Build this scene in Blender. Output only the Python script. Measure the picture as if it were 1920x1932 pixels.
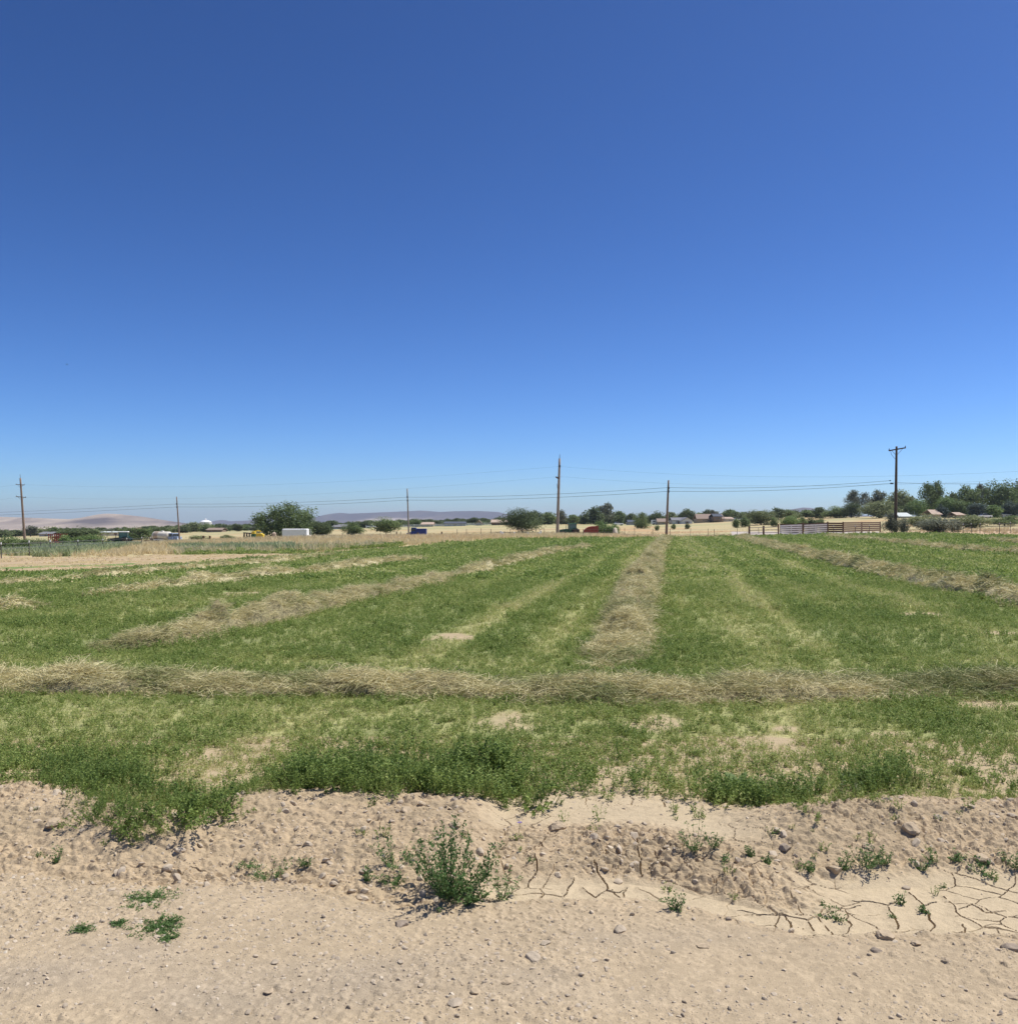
import bpy, math, random
import numpy as np

for o in list(bpy.data.objects):
    bpy.data.objects.remove(o)
scene = bpy.context.scene
C = scene.collection
R = math.radians

# ------------------------------------------------------------------ camera
F_PX, CX, HOR, EYE = 1700.0, 960.0, 982.0, 1.70          # photo pixels (1920 wide), horizon row, eye height
cam_d = bpy.data.cameras.new('camera')
cam = bpy.data.objects.new('camera', cam_d); C.objects.link(cam)
cam_d.sensor_fit = 'HORIZONTAL'; cam_d.sensor_width = 36.0
cam_d.lens = 36.0 * F_PX / 1920.0
cam_d.clip_start = 0.05; cam_d.clip_end = 40000
cam.location = (0, 0, EYE)
cam.rotation_euler = (R(90) + math.atan((HOR - 966.0) / F_PX), 0, 0)
scene.camera = cam

# ------------------------------------------------------------------ sky, sun, exposure
SUN_EL, SUN_AZ = 63.0, 72.0                               # azimuth from +Y towards +X
w = bpy.data.worlds.new('World'); scene.world = w; w.use_nodes = True
nt = w.node_tree; bg = nt.nodes['Background']
sky = nt.nodes.new('ShaderNodeTexSky'); sky.sky_type = 'NISHITA'; sky.sun_disc = False
sky.sun_elevation = R(SUN_EL); sky.sun_rotation = R(SUN_AZ)
sky.altitude = 1000; sky.air_density = 0.75; sky.dust_density = 1.1; sky.ozone_density = 7.0
hs = nt.nodes.new('ShaderNodeHueSaturation'); hs.inputs['Saturation'].default_value = 1.06; gm = nt.nodes.new('ShaderNodeGamma'); gm.inputs[1].default_value = 1.40
nt.links.new(sky.outputs[0], hs.inputs['Color']); nt.links.new(hs.outputs[0], gm.inputs[0]); nt.links.new(gm.outputs[0], bg.inputs[0]); bg.inputs[1].default_value = 0.054
sun_d = bpy.data.lights.new('sun', 'SUN'); sun_d.energy = 4.1; sun_d.angle = R(0.53); sun_d.color = (1.0, 0.975, 0.93)
sun = bpy.data.objects.new('sun', sun_d); C.objects.link(sun)
sun.rotation_euler = (R(90 - SUN_EL), 0, R(180 - SUN_AZ))
sun.location = (40, 60, 120)
scene.view_settings.view_transform = 'Standard'; scene.view_settings.look = 'None'
scene.view_settings.exposure = 0.42; scene.view_settings.gamma = 1.0
scene.view_settings.use_curve_mapping = False
scene.render.engine = 'CYCLES'
scene.cycles.max_bounces = 5; scene.cycles.diffuse_bounces = 3; scene.cycles.transmission_bounces = 3
scene.cycles.transparent_max_bounces = 4; scene.cycles.volume_bounces = 0; scene.cycles.use_denoising = True

# ------------------------------------------------------------------ numbers: noise
rng = np.random.default_rng(7); random.seed(7)
def _h(ix, iy, s):
    n = (ix.astype(np.int64) * 374761393 + iy.astype(np.int64) * 668265263 + s * 1442695041) & 0xFFFFFFFF
    n = ((n ^ (n >> 13)) * 1274126177) & 0xFFFFFFFF
    n = ((n ^ (n >> 16)) * 2246822519) & 0xFFFFFFFF
    return ((n ^ (n >> 15)) & 0xFFFFFF) / float(0xFFFFFF)
def vnoise(x, y, s=0):
    x = np.asarray(x, float); y = np.asarray(y, float)
    ix = np.floor(x); iy = np.floor(y); fx = x - ix; fy = y - iy
    fx = fx * fx * (3 - 2 * fx); fy = fy * fy * (3 - 2 * fy)
    a = _h(ix, iy, s); b = _h(ix + 1, iy, s); c = _h(ix, iy + 1, s); d = _h(ix + 1, iy + 1, s)
    return (a + (b - a) * fx + (c - a) * fy + (a - b - c + d) * fx * fy) * 2 - 1
def fbm(x, y, o=4, s=0, g=0.5):
    t = 0; a = 1; n = 0
    for i in range(o):
        t = t + a * vnoise(x * 2 ** i + 17.3 * i, y * 2 ** i - 9.1 * i, s + i); n += a; a *= g
    return t / n
def voro(x, y, s=0):
    ix = np.floor(x); iy = np.floor(y)
    f1 = np.full(x.shape, 9.0); f2 = np.full(x.shape, 9.0); rid = np.zeros(x.shape)
    for dx in (-1, 0, 1):
        for dy in (-1, 0, 1):
            cx = ix + dx; cy = iy + dy
            d = np.hypot(cx + _h(cx, cy, s) - x, cy + _h(cx, cy, s + 5) - y)
            r = _h(cx, cy, s + 9)
            m = d < f1
            f2 = np.where(m, f1, np.minimum(f2, d)); rid = np.where(m, r, rid); f1 = np.where(m, d, f1)
    return f1, f2, rid
def sst(a, b, x):
    t = np.clip((x - a) / (b - a), 0, 1); return t * t * (3 - 2 * t)
def lin(r, g, b, k=1.0):
    f = lambda c: (c / 255 / 12.92 if c < 10.3 else ((c / 255 + .055) / 1.055) ** 2.4) / k
    return (f(r), f(g), f(b))
def A(r, g, b): return lin(r, g, b, 1.28)                 # albedo of a sunlit surface seen at that sRGB

# ------------------------------------------------------------------ the lie of the land
def base_z(X, Y):
    X = np.asarray(X, float); Y = np.asarray(Y, float)
    z = np.interp(Y, [0, 20, 60, 95, 110, 150, 190, 300, 450, 800, 1500, 20000], [0, 0, -.1, -.25, -.35, -1.1, -1.7, -1.0, -.25, .1, .1, .1])
    left = 0.0255 * np.clip(-X - 4, 0, 2400) * np.interp(Y, [12, 45], [0, 1])
    right = np.clip(0.015 * (X - 12 - .12 * np.clip(Y, 0, 600)), 0, 1.3) * np.interp(Y, [15, 60, 130, 300, 400], [0, 1.2, 1.4, 2.6, 3.0])
    return z - left + right
def proj(X, Y, Z=None):
    if Z is None: Z = base_z(X, Y)
    Ys = np.maximum(Y, .2)
    return CX + F_PX * X / Ys, HOR + F_PX * (EYE - Z) / Ys
def at(px, py):
    """ground point seen at a photo pixel"""
    k = (px - CX) / F_PX
    ys = np.exp(np.linspace(math.log(2.0), math.log(900), 4000))
    d = proj(k * ys, ys)[1] - py
    i = int(np.argmax(d < 0)) or len(ys) - 1
    t = d[i - 1] / (d[i - 1] - d[i]); y = ys[i - 1] + t * (ys[i] - ys[i - 1])
    return k * y, y
def flat(px, py):
    y = F_PX * EYE / (py - HOR); return (px - CX) / F_PX * y, y
def gx(px, Y): return (px - CX) / F_PX * Y

# near ground: road edge, bank top
_c = np.array([flat(*p) for p in [(-300, 1660), (0, 1655), (160, 1662), (330, 1668), (500, 1665), (640, 1690), (760, 1708), (900, 1712), (1000, 1692),
               (1200, 1690), (1320, 1705), (1420, 1735), (1520, 1762), (1700, 1758), (1920, 1760), (2300, 1770)]])
_b = np.array([flat(*p) for p in [(-300, 1515), (0, 1522), (120, 1532), (200, 1562), (300, 1580), (400, 1572), (450, 1540), (520, 1532), (620, 1528), (700, 1535),
               (860, 1545), (1000, 1528), (1200, 1522), (1350, 1545), (1500, 1560), (1600, 1552), (1700, 1545), (1920, 1552), (2300, 1550)]])
def edges(X): return np.interp(X, _c[:, 0], _c[:, 1]), np.interp(X, _b[:, 0], _b[:, 1])
CRACKS = [[(1385, 1698), (1430, 1705), (1480, 1708), (1520, 1715), (1560, 1696), (1600, 1695), (1615, 1686)],
          [(1600, 1679), (1645, 1679), (1670, 1684), (1690, 1675)], [(1595, 1696), (1604, 1712), (1598, 1740)], [(1480, 1708), (1481, 1740)],
          [(1522, 1716), (1537, 1738)], [(1669, 1684), (1688, 1715), (1690, 1732)], [(1715, 1664), (1742, 1686), (1765, 1682)],
          [(1775, 1672), (1800, 1692), (1812, 1706), (1850, 1728), (1880, 1730), (1935, 1740)], [(1810, 1696), (1825, 1685), (1860, 1698), (1890, 1698)],
          [(1742, 1686), (1748, 1720), (1742, 1760)], [(1750, 1742), (1812, 1735)], [(1806, 1720), (1833, 1755)], [(1878, 1730), (1882, 1757)],
          [(955, 1662), (975, 1668), (1005, 1663), (1040, 1668), (1058, 1672), (1076, 1642)], [(958, 1668), (958, 1693)], [(1022, 1664), (1023, 1687)],
          [(1095, 1655), (1125, 1674), (1142, 1662), (1170, 1665), (1185, 1655)], [(1142, 1662), (1130, 1635), (1120, 1620)], [(1183, 1657), (1176, 1679)],
          [(1203, 1656), (1225, 1665), (1260, 1688)], [(1210, 1640), (1200, 1610), (1195, 1590)], [(1150, 1660), (1172, 1678)],
          [(210, 1628), (235, 1640), (290, 1642), (345, 1648), (355, 1638), (400, 1642)], [(540, 1650), (570, 1652), (605, 1650)],
          [(1015, 1598), (1027, 1605)], [(1000, 1655), (1008, 1630), (1010, 1615)]]
CRACKS = [[flat(*p) for p in c] for c in CRACKS]

def near_masks(X, Y):
    Yr, Yb = edges(X + .05 * vnoise(X * 3, Y * 3, 3))
    Yr = Yr + .05 * fbm(X * 2.3, Y * .6, 3, 11); Yb = Yb + .05 * fbm(X * 2.1, Y * .4, 3, 12)
    t = (Y - Yr) / (Yb - Yr)
    wr = sst(1.05, 1.6, X); wl = 1 - sst(-.25, .0, X); wm = 1 - wr - wl
    bankm = sst(-.12, .1, t) * (1 - sst(1.05, 1.35, t))
    silt = wr * sst(-.03, .03, t) * (1 - sst(.46, .58, t)) + wm * np.maximum(sst(-.02, .02, t) * (1 - sst(.2, .3, t)), sst(.60, .75, t) * (1 - sst(.98, 1.25, t)) * .9)
    return t, wl, wm, wr, bankm, np.clip(silt + .15 * fbm(X * 3, Y * 3, 3, 31) * (silt > .05), 0, 1)
def near_z(X, Y, fine=True):
    """height above base_z in the foreground"""
    t, wl, wm, wr, bankm, silt = near_masks(X, Y)
    pl = np.interp(t, [-.5, 0, .1, .3, .72, .92, 1.1, 1.8], [0, -.005, -.02, .02, .135, .15, .11, .03])
    pm = np.interp(t, [-.4, 0, .06, .22, .34, .5, .62, 1.0, 1.5], [0, -.005, -.045, -.05, .015, .035, .045, .045, .03])
    pr = np.interp(t, [-.3, 0, .08, .45, .56, .72, .86, .97, 1.15, 1.5], [0, .0, -.05, -.055, .0, .09, .15, .13, .06, .03])
    z = pl * wl + pm * wm + pr * wr
    fld = sst(1.0, 1.3, t)
    z = z + .02 * fbm(X * 1.3, Y * 1.3, 3, 41) * (1 - silt * .7) + .03 * fld * fbm(X * 2.2, Y * 2.2, 3, 42)
    if not fine: return z, silt, bankm, t
    rough = bankm * (1 - silt) * (.62 + .6 * sst(-.25, .35, fbm(X * 1.6, Y * 2.4, 3, 55)))
    f1, f2, rid = voro(X * 9 + .5 * vnoise(X * 14, Y * 14, 1), Y * 12 + .5 * vnoise(X * 14, Y * 14, 2), 51)
    z = z + rough * ((rid - .4) * .024 * sst(.02, .3, f2 - f1) + .018 * np.abs(fbm(X * 11, Y * 13, 4, 52)) * 2 - .012)
    g1, g2, gid = voro(X * 24, Y * 28, 53)
    z = z + rough * (gid > .45) * .019 * np.clip(1 - g1 * 1.5, 0, 1) + rough * .010 * fbm(X * 40, Y * 46, 4, 54)
    # the dirt road: fine crumbs, worn smoother in patches
    road = (1 - bankm) * (1 - fld)
    wear = .25 + .75 * sst(-.25, .45, fbm(X * .9, Y * 1.4, 3, 61))
    k1, k2, kid = voro(X * 38, Y * 38, 62)
    z = z + road * wear * ((kid > .55) * .0085 * np.clip(1 - k1 * 1.6, 0, 1) + .006 * fbm(X * 30, Y * 30, 4, 63)) + road * .008 * fbm(X * 5, Y * 6, 2, 64)
    k1, k2, kid = voro(X * 15, Y * 15, 65)
    z = z + road * (kid > .78) * .012 * np.clip(1 - k1 * 2.2, 0, 1) * wear
    # drying cracks in the silt
    wx = X + .03 * fbm(X * 9, Y * 9, 3, 71); wy = Y + .03 * fbm(X * 9, Y * 9, 3, 72)
    c1, c2, _ = voro(wx * 5.2, wy * 6.5, 73)
    z = z - np.maximum(silt, .8 * wm * bankm) * .017 * (1 - sst(.0, .026, c2 - c1)) * sst(-.45, .2, vnoise(X * 2.2, Y * 2.2, 74))
    z = z + silt * .0022 * fbm(X * 40, Y * 40, 3, 75)
    dd = np.full(X.shape, 9.0)
    m = (Y > 3.4) & (Y < 5.2) & (t > -.15) & (t < 1.2)
    xs = wx[m]; ys = wy[m]; d = np.full(xs.shape, 9.0)
    for c in CRACKS:
        nseg = len(c) - 1
        for j, ((x0, y0), (x1, y1)) in enumerate(zip(c[:-1], c[1:])):
            L = (x1 - x0) ** 2 + (y1 - y0) ** 2
            u = np.clip(((xs - x0) * (x1 - x0) + (ys - y0) * (y1 - y0)) / L, 0, 1)
            g = (j + u) / nseg; wd = .35 + .9 * np.sin(np.pi * np.clip(g, .04, .96)) ** .7
            d = np.minimum(d, np.hypot((xs - x0 - u * (x1 - x0)) * 1.9, ys - y0 - u * (y1 - y0)) / wd)
    dd[m] = d
    z = z - .038 * (1 - sst(.0018, .0056, dd)) * (.25 + .75 * sst(-.5, .3, vnoise(X * 5, Y * 5, 77))) + .006 * (1 - sst(.0, .09, dd))
    return z, silt, bankm, t
def ground(X, Y):
    """full height of the ground"""
    X = np.asarray(X, float); Y = np.asarray(Y, float)
    z = base_z(X, Y)
    f = 1 - sst(6.1, 6.85, Y)
    if np.any(f > 0): z = z + near_z(X, Y, False)[0] * f
    return z + .03 * fbm(X * .5, Y * .5, 3, 81) * sst(6.5, 9, Y)
def gz(x, y): return float(ground(np.array([x]), np.array([y]))[0])

# zones of the far ground, as lines on the land
Q_FIELD = np.array([(-500, 1110), (0, 1083), (100, 1080), (200, 1075), (300, 1069), (400, 1062), (500, 1056), (600, 1048), (680, 1041), (760, 1036), (850, 1027), (960, 1020),
                    (1258, 1016.5), (1400, 1014), (1500, 1012), (1600, 1009.5), (1700, 1009), (1800, 1010), (1920, 1013), (2400, 1018)], float)
Q_TRACK = np.array([(-500, 1060), (0, 1050), (160, 1052), (300, 1047), (400, 1046), (500, 1045), (600, 1042), (680, 1036), (760, 1031), (850, 1025), (960, 1018),
                    (1258, 1014), (1400, 1012.5), (1500, 1010), (1600, 1007), (1700, 1005), (1800, 1006), (1920, 1008), (2400, 1010)], float)
def zone(X, Y):
    px, py = proj(X, Y, base_z(X, Y))
    px = np.clip(px, -450, 2350)
    n = 1.6 * fbm(px * .02, Y * .15, 3, 91)
    front = (Y > 1)
    fe = np.interp(px, Q_FIELD[:, 0], Q_FIELD[:, 1]) + n; te = np.interp(px, Q_TRACK[:, 0], Q_TRACK[:, 1]) + n
    return px, py, fe, te, front
def stripe(X, Y):
    """0..1: how dry and yellow the stubble is"""
    s = X - .182 * Y
    t = np.zeros(np.shape(X))
    for c, wd, k in [(-1.75, .34, .85), (-3.1, .30, 1.0), (1.0, .6, .8), (1.75, .3, 1.0), (2.9, .25, .45), (4.5, .34, 1.0), (-5.2, .5, .35), (-9.6, .6, .4), (-11.5, .4, .4), (8.6, .5, .35), (-15.5, .6, .5), (11.5, .6, .4), (14, .6, .3), (.3, .5, .5), (-.9, .9, .3)]:
        t = np.maximum(t, .82 * k * np.exp(-((s - c + .25 * vnoise(Y * .25, s * .2, 101)) / wd) ** 2) * np.clip(.9 + .55 * vnoise(Y * .22, c * 3, 102), 0, 1.2))
    t = np.maximum(t, .7 * np.exp(-((Y - 10.6) / .55) ** 2) * np.clip(.6 + .9 * fbm(X * .6, Y * .8, 2, 103), 0, 1))
    t = np.maximum(t, .5 * np.exp(-((Y - 7.9) / .6) ** 2) * np.clip(.6 + .9 * fbm(X * .7, Y * .8, 2, 104), 0, 1))
    p = fbm(X * .55, Y * .55, 4, 105)
    return np.clip(t + .30 * sst(.0, .55, p) + .28 * fbm(X * 2.5, Y * 2.5, 3, 106), 0, 1)
def bare(X, Y):
    """0..1: bare soil between the plants"""
    b = .7 * sst(.34, .6, fbm(X * 1.5, Y * 1.2, 4, 111) + .30 * (1 - sst(5.3, 8.4, Y)) * sst(-.5, 1.6, X) - .35 * sst(8.5, 10, Y))
    for px, py, rx, ry in [(845, 1203, .38, .5), (455, 1121, .5, .8), (820, 1408, .16, .13), (735, 1405, .12, .1), (1670, 1385, .22, .1), (1480, 1375, .1, .1), (60, 1455, .12, .12), (1180, 1460, .13, .15), (1735, 1160, .5, .5), (1890, 1195, .35, .3)]:
        x, y = at(px, py)
        b = np.maximum(b, 1 - sst(.6, 1.1, np.hypot((X - x) / rx, (Y - y) / ry) + .35 * vnoise(X * 5, Y * 5, 112)))
    return b * (1 - .97 * (1 - sst(.1, .6, X)) * (1 - sst(6.4, 7.6, Y)) * sst(-3.4, -3.0, X))

# ------------------------------------------------------------------ materials
def new_mat(name):
    m = bpy.data.materials.new(name); m.use_nodes = True
    return m, m.node_tree, m.node_tree.nodes['Principled BSDF']
def N(nt, typ, **kw):
    n = nt.nodes.new(typ)
    for k, v in kw.items(): setattr(n, k, v)
    return n
def mat(name, col, rough=.8, var=.18, scale=6.0, metal=0.0, spec=.3, bump=0.0, stretch=(1, 1, 1)):
    """a plain surface with uneven colour and fine relief"""
    m, nt, b = new_mat(name)
    tc = N(nt, 'ShaderNodeTexCoord'); mp = N(nt, 'ShaderNodeMapping'); mp.inputs['Scale'].default_value = stretch
    nz = N(nt, 'ShaderNodeTexNoise'); nz.inputs['Scale'].default_value = scale; nz.inputs['Detail'].default_value = 5
    nt.links.new(tc.outputs['Object'], mp.inputs[0]); nt.links.new(mp.outputs[0], nz.inputs['Vector'])
    rp = N(nt, 'ShaderNodeValToRGB'); e = rp.color_ramp.elements
    e[0].position = .3; e[1].position = .7
    e[0].color = (*[c * (1 - var) for c in col], 1); e[1].color = (*[min(1, c * (1 + var)) for c in col], 1)
    nt.links.new(nz.outputs[0], rp.inputs[0]); nt.links.new(rp.outputs[0], b.inputs['Base Color'])
    b.inputs['Roughness'].default_value = rough; b.inputs['Metallic'].default_value = metal; b.inputs['Specular IOR Level'].default_value = spec
    if bump:
        bp = N(nt, 'ShaderNodeBump'); bp.inputs['Strength'].default_value = bump; bp.inputs['Distance'].default_value = .02
        nt.links.new(nz.outputs[0], bp.inputs['Height']); nt.links.new(bp.outputs[0], b.inputs['Normal'])
    return m
def soil_mat(name, scale, bump, dist, fine=2.0):
    m, nt, b = new_mat(name)
    at_ = N(nt, 'ShaderNodeAttribute', attribute_name='Col'); geo = N(nt, 'ShaderNodeNewGeometry')
    n1 = N(nt, 'ShaderNodeTexNoise'); n1.inputs['Scale'].default_value = scale; n1.inputs['Detail'].default_value = 8; n1.inputs['Roughness'].default_value = .65
    n2 = N(nt, 'ShaderNodeTexNoise'); n2.inputs['Scale'].default_value = scale * fine * 4; n2.inputs['Detail'].default_value = 6
    for n in (n1, n2): nt.links.new(geo.outputs['Position'], n.inputs['Vector'])
    mx = N(nt, 'ShaderNodeMix', data_type='RGBA', blend_type='MULTIPLY'); mx.inputs['Factor'].default_value = 1
    rp = N(nt, 'ShaderNodeValToRGB'); e = rp.color_ramp.elements; e[0].position = .3; e[1].position = .7
    e[0].color = (.78, .77, .76, 1); e[1].color = (1.16, 1.15, 1.12, 1)
    ad = N(nt, 'ShaderNodeMath', operation='ADD'); md = N(nt, 'ShaderNodeMath', operation='MULTIPLY'); md.inputs[1].default_value = .5
    nt.links.new(n1.outputs[0], ad.inputs[0]); nt.links.new(n2.outputs[0], ad.inputs[1]); nt.links.new(ad.outputs[0], md.inputs[0])
    nt.links.new(md.outputs[0], rp.inputs[0])
    nt.links.new(at_.outputs['Color'], mx.inputs['A']); nt.links.new(rp.outputs[0], mx.inputs['B'])
    nt.links.new(mx.outputs['Result'], b.inputs['Base Color'])
    bp = N(nt, 'ShaderNodeBump'); bp.inputs['Strength'].default_value = bump; bp.inputs['Distance'].default_value = dist
    nt.links.new(md.outputs[0], bp.inputs['Height']); nt.links.new(bp.outputs[0], b.inputs['Normal'])
    b.inputs['Roughness'].default_value = .95; b.inputs['Specular IOR Level'].default_value = .12
    return m
def leaf_mat(name, cols, instanced=False, trans=.35, rough=.6, spec=.25):
    """leaf colours from a per-leaf number 'var', plus a per-plant 'tint' where plants are scattered"""
    m, nt, b = new_mat(name)
    va = N(nt, 'ShaderNodeAttribute', attribute_name='var')
    src = va.outputs['Fac']
    if instanced:
        ti = N(nt, 'ShaderNodeAttribute', attribute_name='tint', attribute_type='INSTANCER')
        a = N(nt, 'ShaderNodeMath', operation='MULTIPLY_ADD'); a.inputs[1].default_value = .42; nt.links.new(src, a.inputs[0]); 
        s = N(nt, 'ShaderNodeMath', operation='MULTIPLY_ADD'); s.inputs[1].default_value = .78; s.inputs[2].default_value = -.10
        nt.links.new(ti.outputs['Fac'], s.inputs[0]); nt.links.new(s.outputs[0], a.inputs[2]); src = a.outputs[0]
    else:
        oi = N(nt, 'ShaderNodeObjectInfo')
        a = N(nt, 'ShaderNodeMath', operation='MULTIPLY_ADD'); a.inputs[1].default_value = .35; a.inputs[2].default_value = 0
        b2 = N(nt, 'ShaderNodeMath', operation='MULTIPLY_ADD'); b2.inputs[1].default_value = .65
        nt.links.new(oi.outputs['Random'], a.inputs[0]); nt.links.new(src, b2.inputs[0]); nt.links.new(a.outputs[0], b2.inputs[2]); src = b2.outputs[0]
    rp = N(nt, 'ShaderNodeValToRGB'); e = rp.color_ramp.elements
    while len(e) < len(cols): e.new(.5)
    for i, c in enumerate(cols): e[i].position = i / (len(cols) - 1); e[i].color = (*c, 1)
    nt.links.new(src, rp.inputs[0]); nt.links.new(rp.outputs[0], b.inputs['Base Color'])
    b.inputs['Roughness'].default_value = rough; b.inputs['Specular IOR Level'].default_value = spec
    if trans:
        tr = N(nt, 'ShaderNodeBsdfTranslucent'); nt.links.new(rp.outputs[0], tr.inputs[0])
        mx = N(nt, 'ShaderNodeMixShader'); mx.inputs[0].default_value = trans
        out = nt.nodes['Material Output']
        nt.links.new(b.outputs[0], mx.inputs[1]); nt.links.new(tr.outputs[0], mx.inputs[2]); nt.links.new(mx.outputs[0], out.inputs[0])
    return m

M = {}
M['soil_near'] = soil_mat('dry_soil_near', 22, .55, .012)
M['soil_far'] = soil_mat('dry_soil_far', 1.3, .5, .06)
M['alfalfa'] = leaf_mat('alfalfa_leaf', [(.105, .162, .038), (.185, .262, .060), (.305, .37, .100), (.48, .49, .18), (.64, .57, .33)], True)
M['hay'] = leaf_mat('hay_stem', [(.20, .235, .075), (.48, .44, .205), (.72, .62, .34), (.84, .75, .47)], True, trans=.15)
M['hay_base'] = mat('hay_heap', (.25, .21, .11), .95, .5, 25, bump=.8)  # heap coloured darker than the stems so the gaps between them look shaded
M['hay_base_far'] = mat('far_hay_heap', (.40, .345, .19), .95, .45, 18, bump=.8)
M['straw'] = leaf_mat('dry_grass_blade', [(.58, .48, .27), (.72, .59, .34), (.82, .71, .45)], True, trans=.25)
M['weed'] = leaf_mat('green_weed_leaf', [(.32, .37, .18), (.44, .48, .25), (.54, .53, .31)], True)
M['pebble'] = leaf_mat('pebble', [(.30, .25, .19), (.42, .34, .245), (.50, .41, .30), (.64, .56, .43)], True, trans=0, rough=.95, spec=.1)
M['plant'] = leaf_mat('plant_leaf', [(.065, .130, .038), (.11, .19, .052), (.18, .27, .09)])
M['plant_stem'] = mat('plant_stem', (.14, .17, .07), .7)
M['tree_dark'] = leaf_mat('dark_foliage', [(0.063, 0.088, 0.037), (0.117, 0.153, 0.061), (0.202, 0.239, 0.106)], trans=.35)
M['tree_mid'] = leaf_mat('mid_foliage', [(0.097, 0.138, 0.052), (0.173, 0.23, 0.083), (0.287, 0.334, 0.139)], trans=.35)
M['tree_olive'] = leaf_mat('olive_foliage', [(0.149, 0.178, 0.08), (0.242, 0.272, 0.119), (0.369, 0.376, 0.189)], trans=.35)
M['tree_grey'] = leaf_mat('grey_green_foliage', [(0.109, 0.123, 0.087), (0.189, 0.203, 0.138), (0.29, 0.304, 0.21)], trans=.35)
M['tree_bright'] = leaf_mat('bright_foliage', [(0.115, 0.175, 0.056), (0.195, 0.275, 0.087), (0.3, 0.375, 0.143)], trans=.35)
M['tree_blue'] = leaf_mat('blue_green_foliage', [(0.048, 0.07, 0.055), (0.081, 0.113, 0.086), (0.136, 0.174, 0.131)], trans=.35)
M['bark'] = mat('bark', (.15, .115, .085), .95, .35, 8, bump=.6)
M['pole_wood'] = mat('weathered_pole_wood', (.27, .195, .14), .95, .35, 5, bump=.5, stretch=(4, 4, .4))
M['pole_grey'] = mat('grey_pole_wood', (.33, .27, .215), .95, .3, 5, bump=.5, stretch=(4, 4, .4))
M['pole_dark'] = mat('dark_pole_wood', (.13, .095, .07), .95, .35, 5, bump=.5, stretch=(4, 4, .4))
M['post_wood'] = mat('fence_post_wood', (.14, .085, .05), .95, .35, 7, bump=.5, stretch=(3, 3, .6))
M['steel'] = mat('dull_steel', (.10, .085, .07), .7, .3, 10, spec=.4)
M['galv'] = mat('galvanised_wire', (.22, .21, .20), .6, .2, 10)
M['white_paint'] = mat('white_paint', (.86, .84, .79), .6, .05, 3)
M['white_old'] = mat('old_white_paint', (.84, .81, .74), .8, .1, 3)
M['pvc'] = mat('white_pipe_plastic', (.78, .76, .72), .45, .06, 4)
M['cable'] = mat('black_cable', (.03, .03, .032), .6, .1)
M['ceramic'] = mat('insulator', (.12, .10, .10), .3, .1)
M['green_paint'] = mat('green_machine_paint', (.018, .105, .035), .4, .15, 4, spec=.5)
M['green_dark'] = mat('dark_green_machine_paint', (.012, .05, .03), .45, .2, 4, spec=.5)
M['yellow_paint'] = mat('yellow_machine_paint', (.72, .50, .03), .45, .12, 4, spec=.5)
M['red_paint'] = mat('faded_red_paint', (.30, .055, .035), .7, .25, 3)
M['rust'] = mat('rusty_steel', (.25, .10, .055), .9, .4, 8)
M['black_paint'] = mat('black_machine_paint', (.02, .02, .02), .5, .2)
M['blue_paint'] = mat('dark_blue_paint', (.016, .035, .19), .4, .15, 3, spec=.5)
M['blue_grey'] = mat('blue_grey_paint', (.30, .36, .47), .5, .12, 3)
M['glass'] = mat('window_glass', (.035, .05, .06), .12, .1, 2, spec=.6)
M['glass_green'] = mat('cab_glass', (.10, .20, .17), .15, .1, 2, spec=.6)
M['rubber'] = mat('tyre_rubber', (.03, .029, .028), .9, .2)
M['beige_rim'] = mat('dusty_rim', (.42, .36, .24), .7, .2)
M['tan_stain'] = mat('dusty_tank_paint', (.44, .34, .25), .8, .2, 3)
M['tank_cream'] = mat('cream_tank_paint', (.70, .64, .53), .6, .1, 3)
M['tarp'] = mat('pale_canvas', (.58, .50, .38), .9, .1, 3, bump=.4)
M['stone'] = mat('dusty_stone', (.40, .325, .235), .95, .25, 22, bump=.7)
M['stone_dark'] = mat('brown_stone', (.29, .23, .17), .95, .3, 22, bump=.7)
M['clod'] = mat('dry_clod', (.42, .325, .215), .98, .18, 25, bump=.8)
M['bird'] = mat('dark_feathers', (.02, .02, .022), .8)
M['petal'] = mat('violet_petal', (.22, .16, .42), .7)
for k, c in dict(tan=(.46, .37, .27), white=(.72, .70, .66), grey=(.42, .41, .40), brown=(.26, .19, .14), cream=(.60, .54, .43), brick=(.26, .15, .10), bluegrey=(.33, .37, .43)).items():
    M['wall_' + k] = mat(k + '_house_wall', c, .85, .08, 2)
for k, c in dict(brown=(.27, .20, .155), grey=(.20, .195, .20), dark=(.075, .085, .105), tan=(.44, .33, .25), pale=(.55, .58, .54), white=(.75, .74, .72), rust=(.42, .26, .20)).items():
    M['roof_' + k] = mat(k + '_roof', c, .85, .12, 3)

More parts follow.
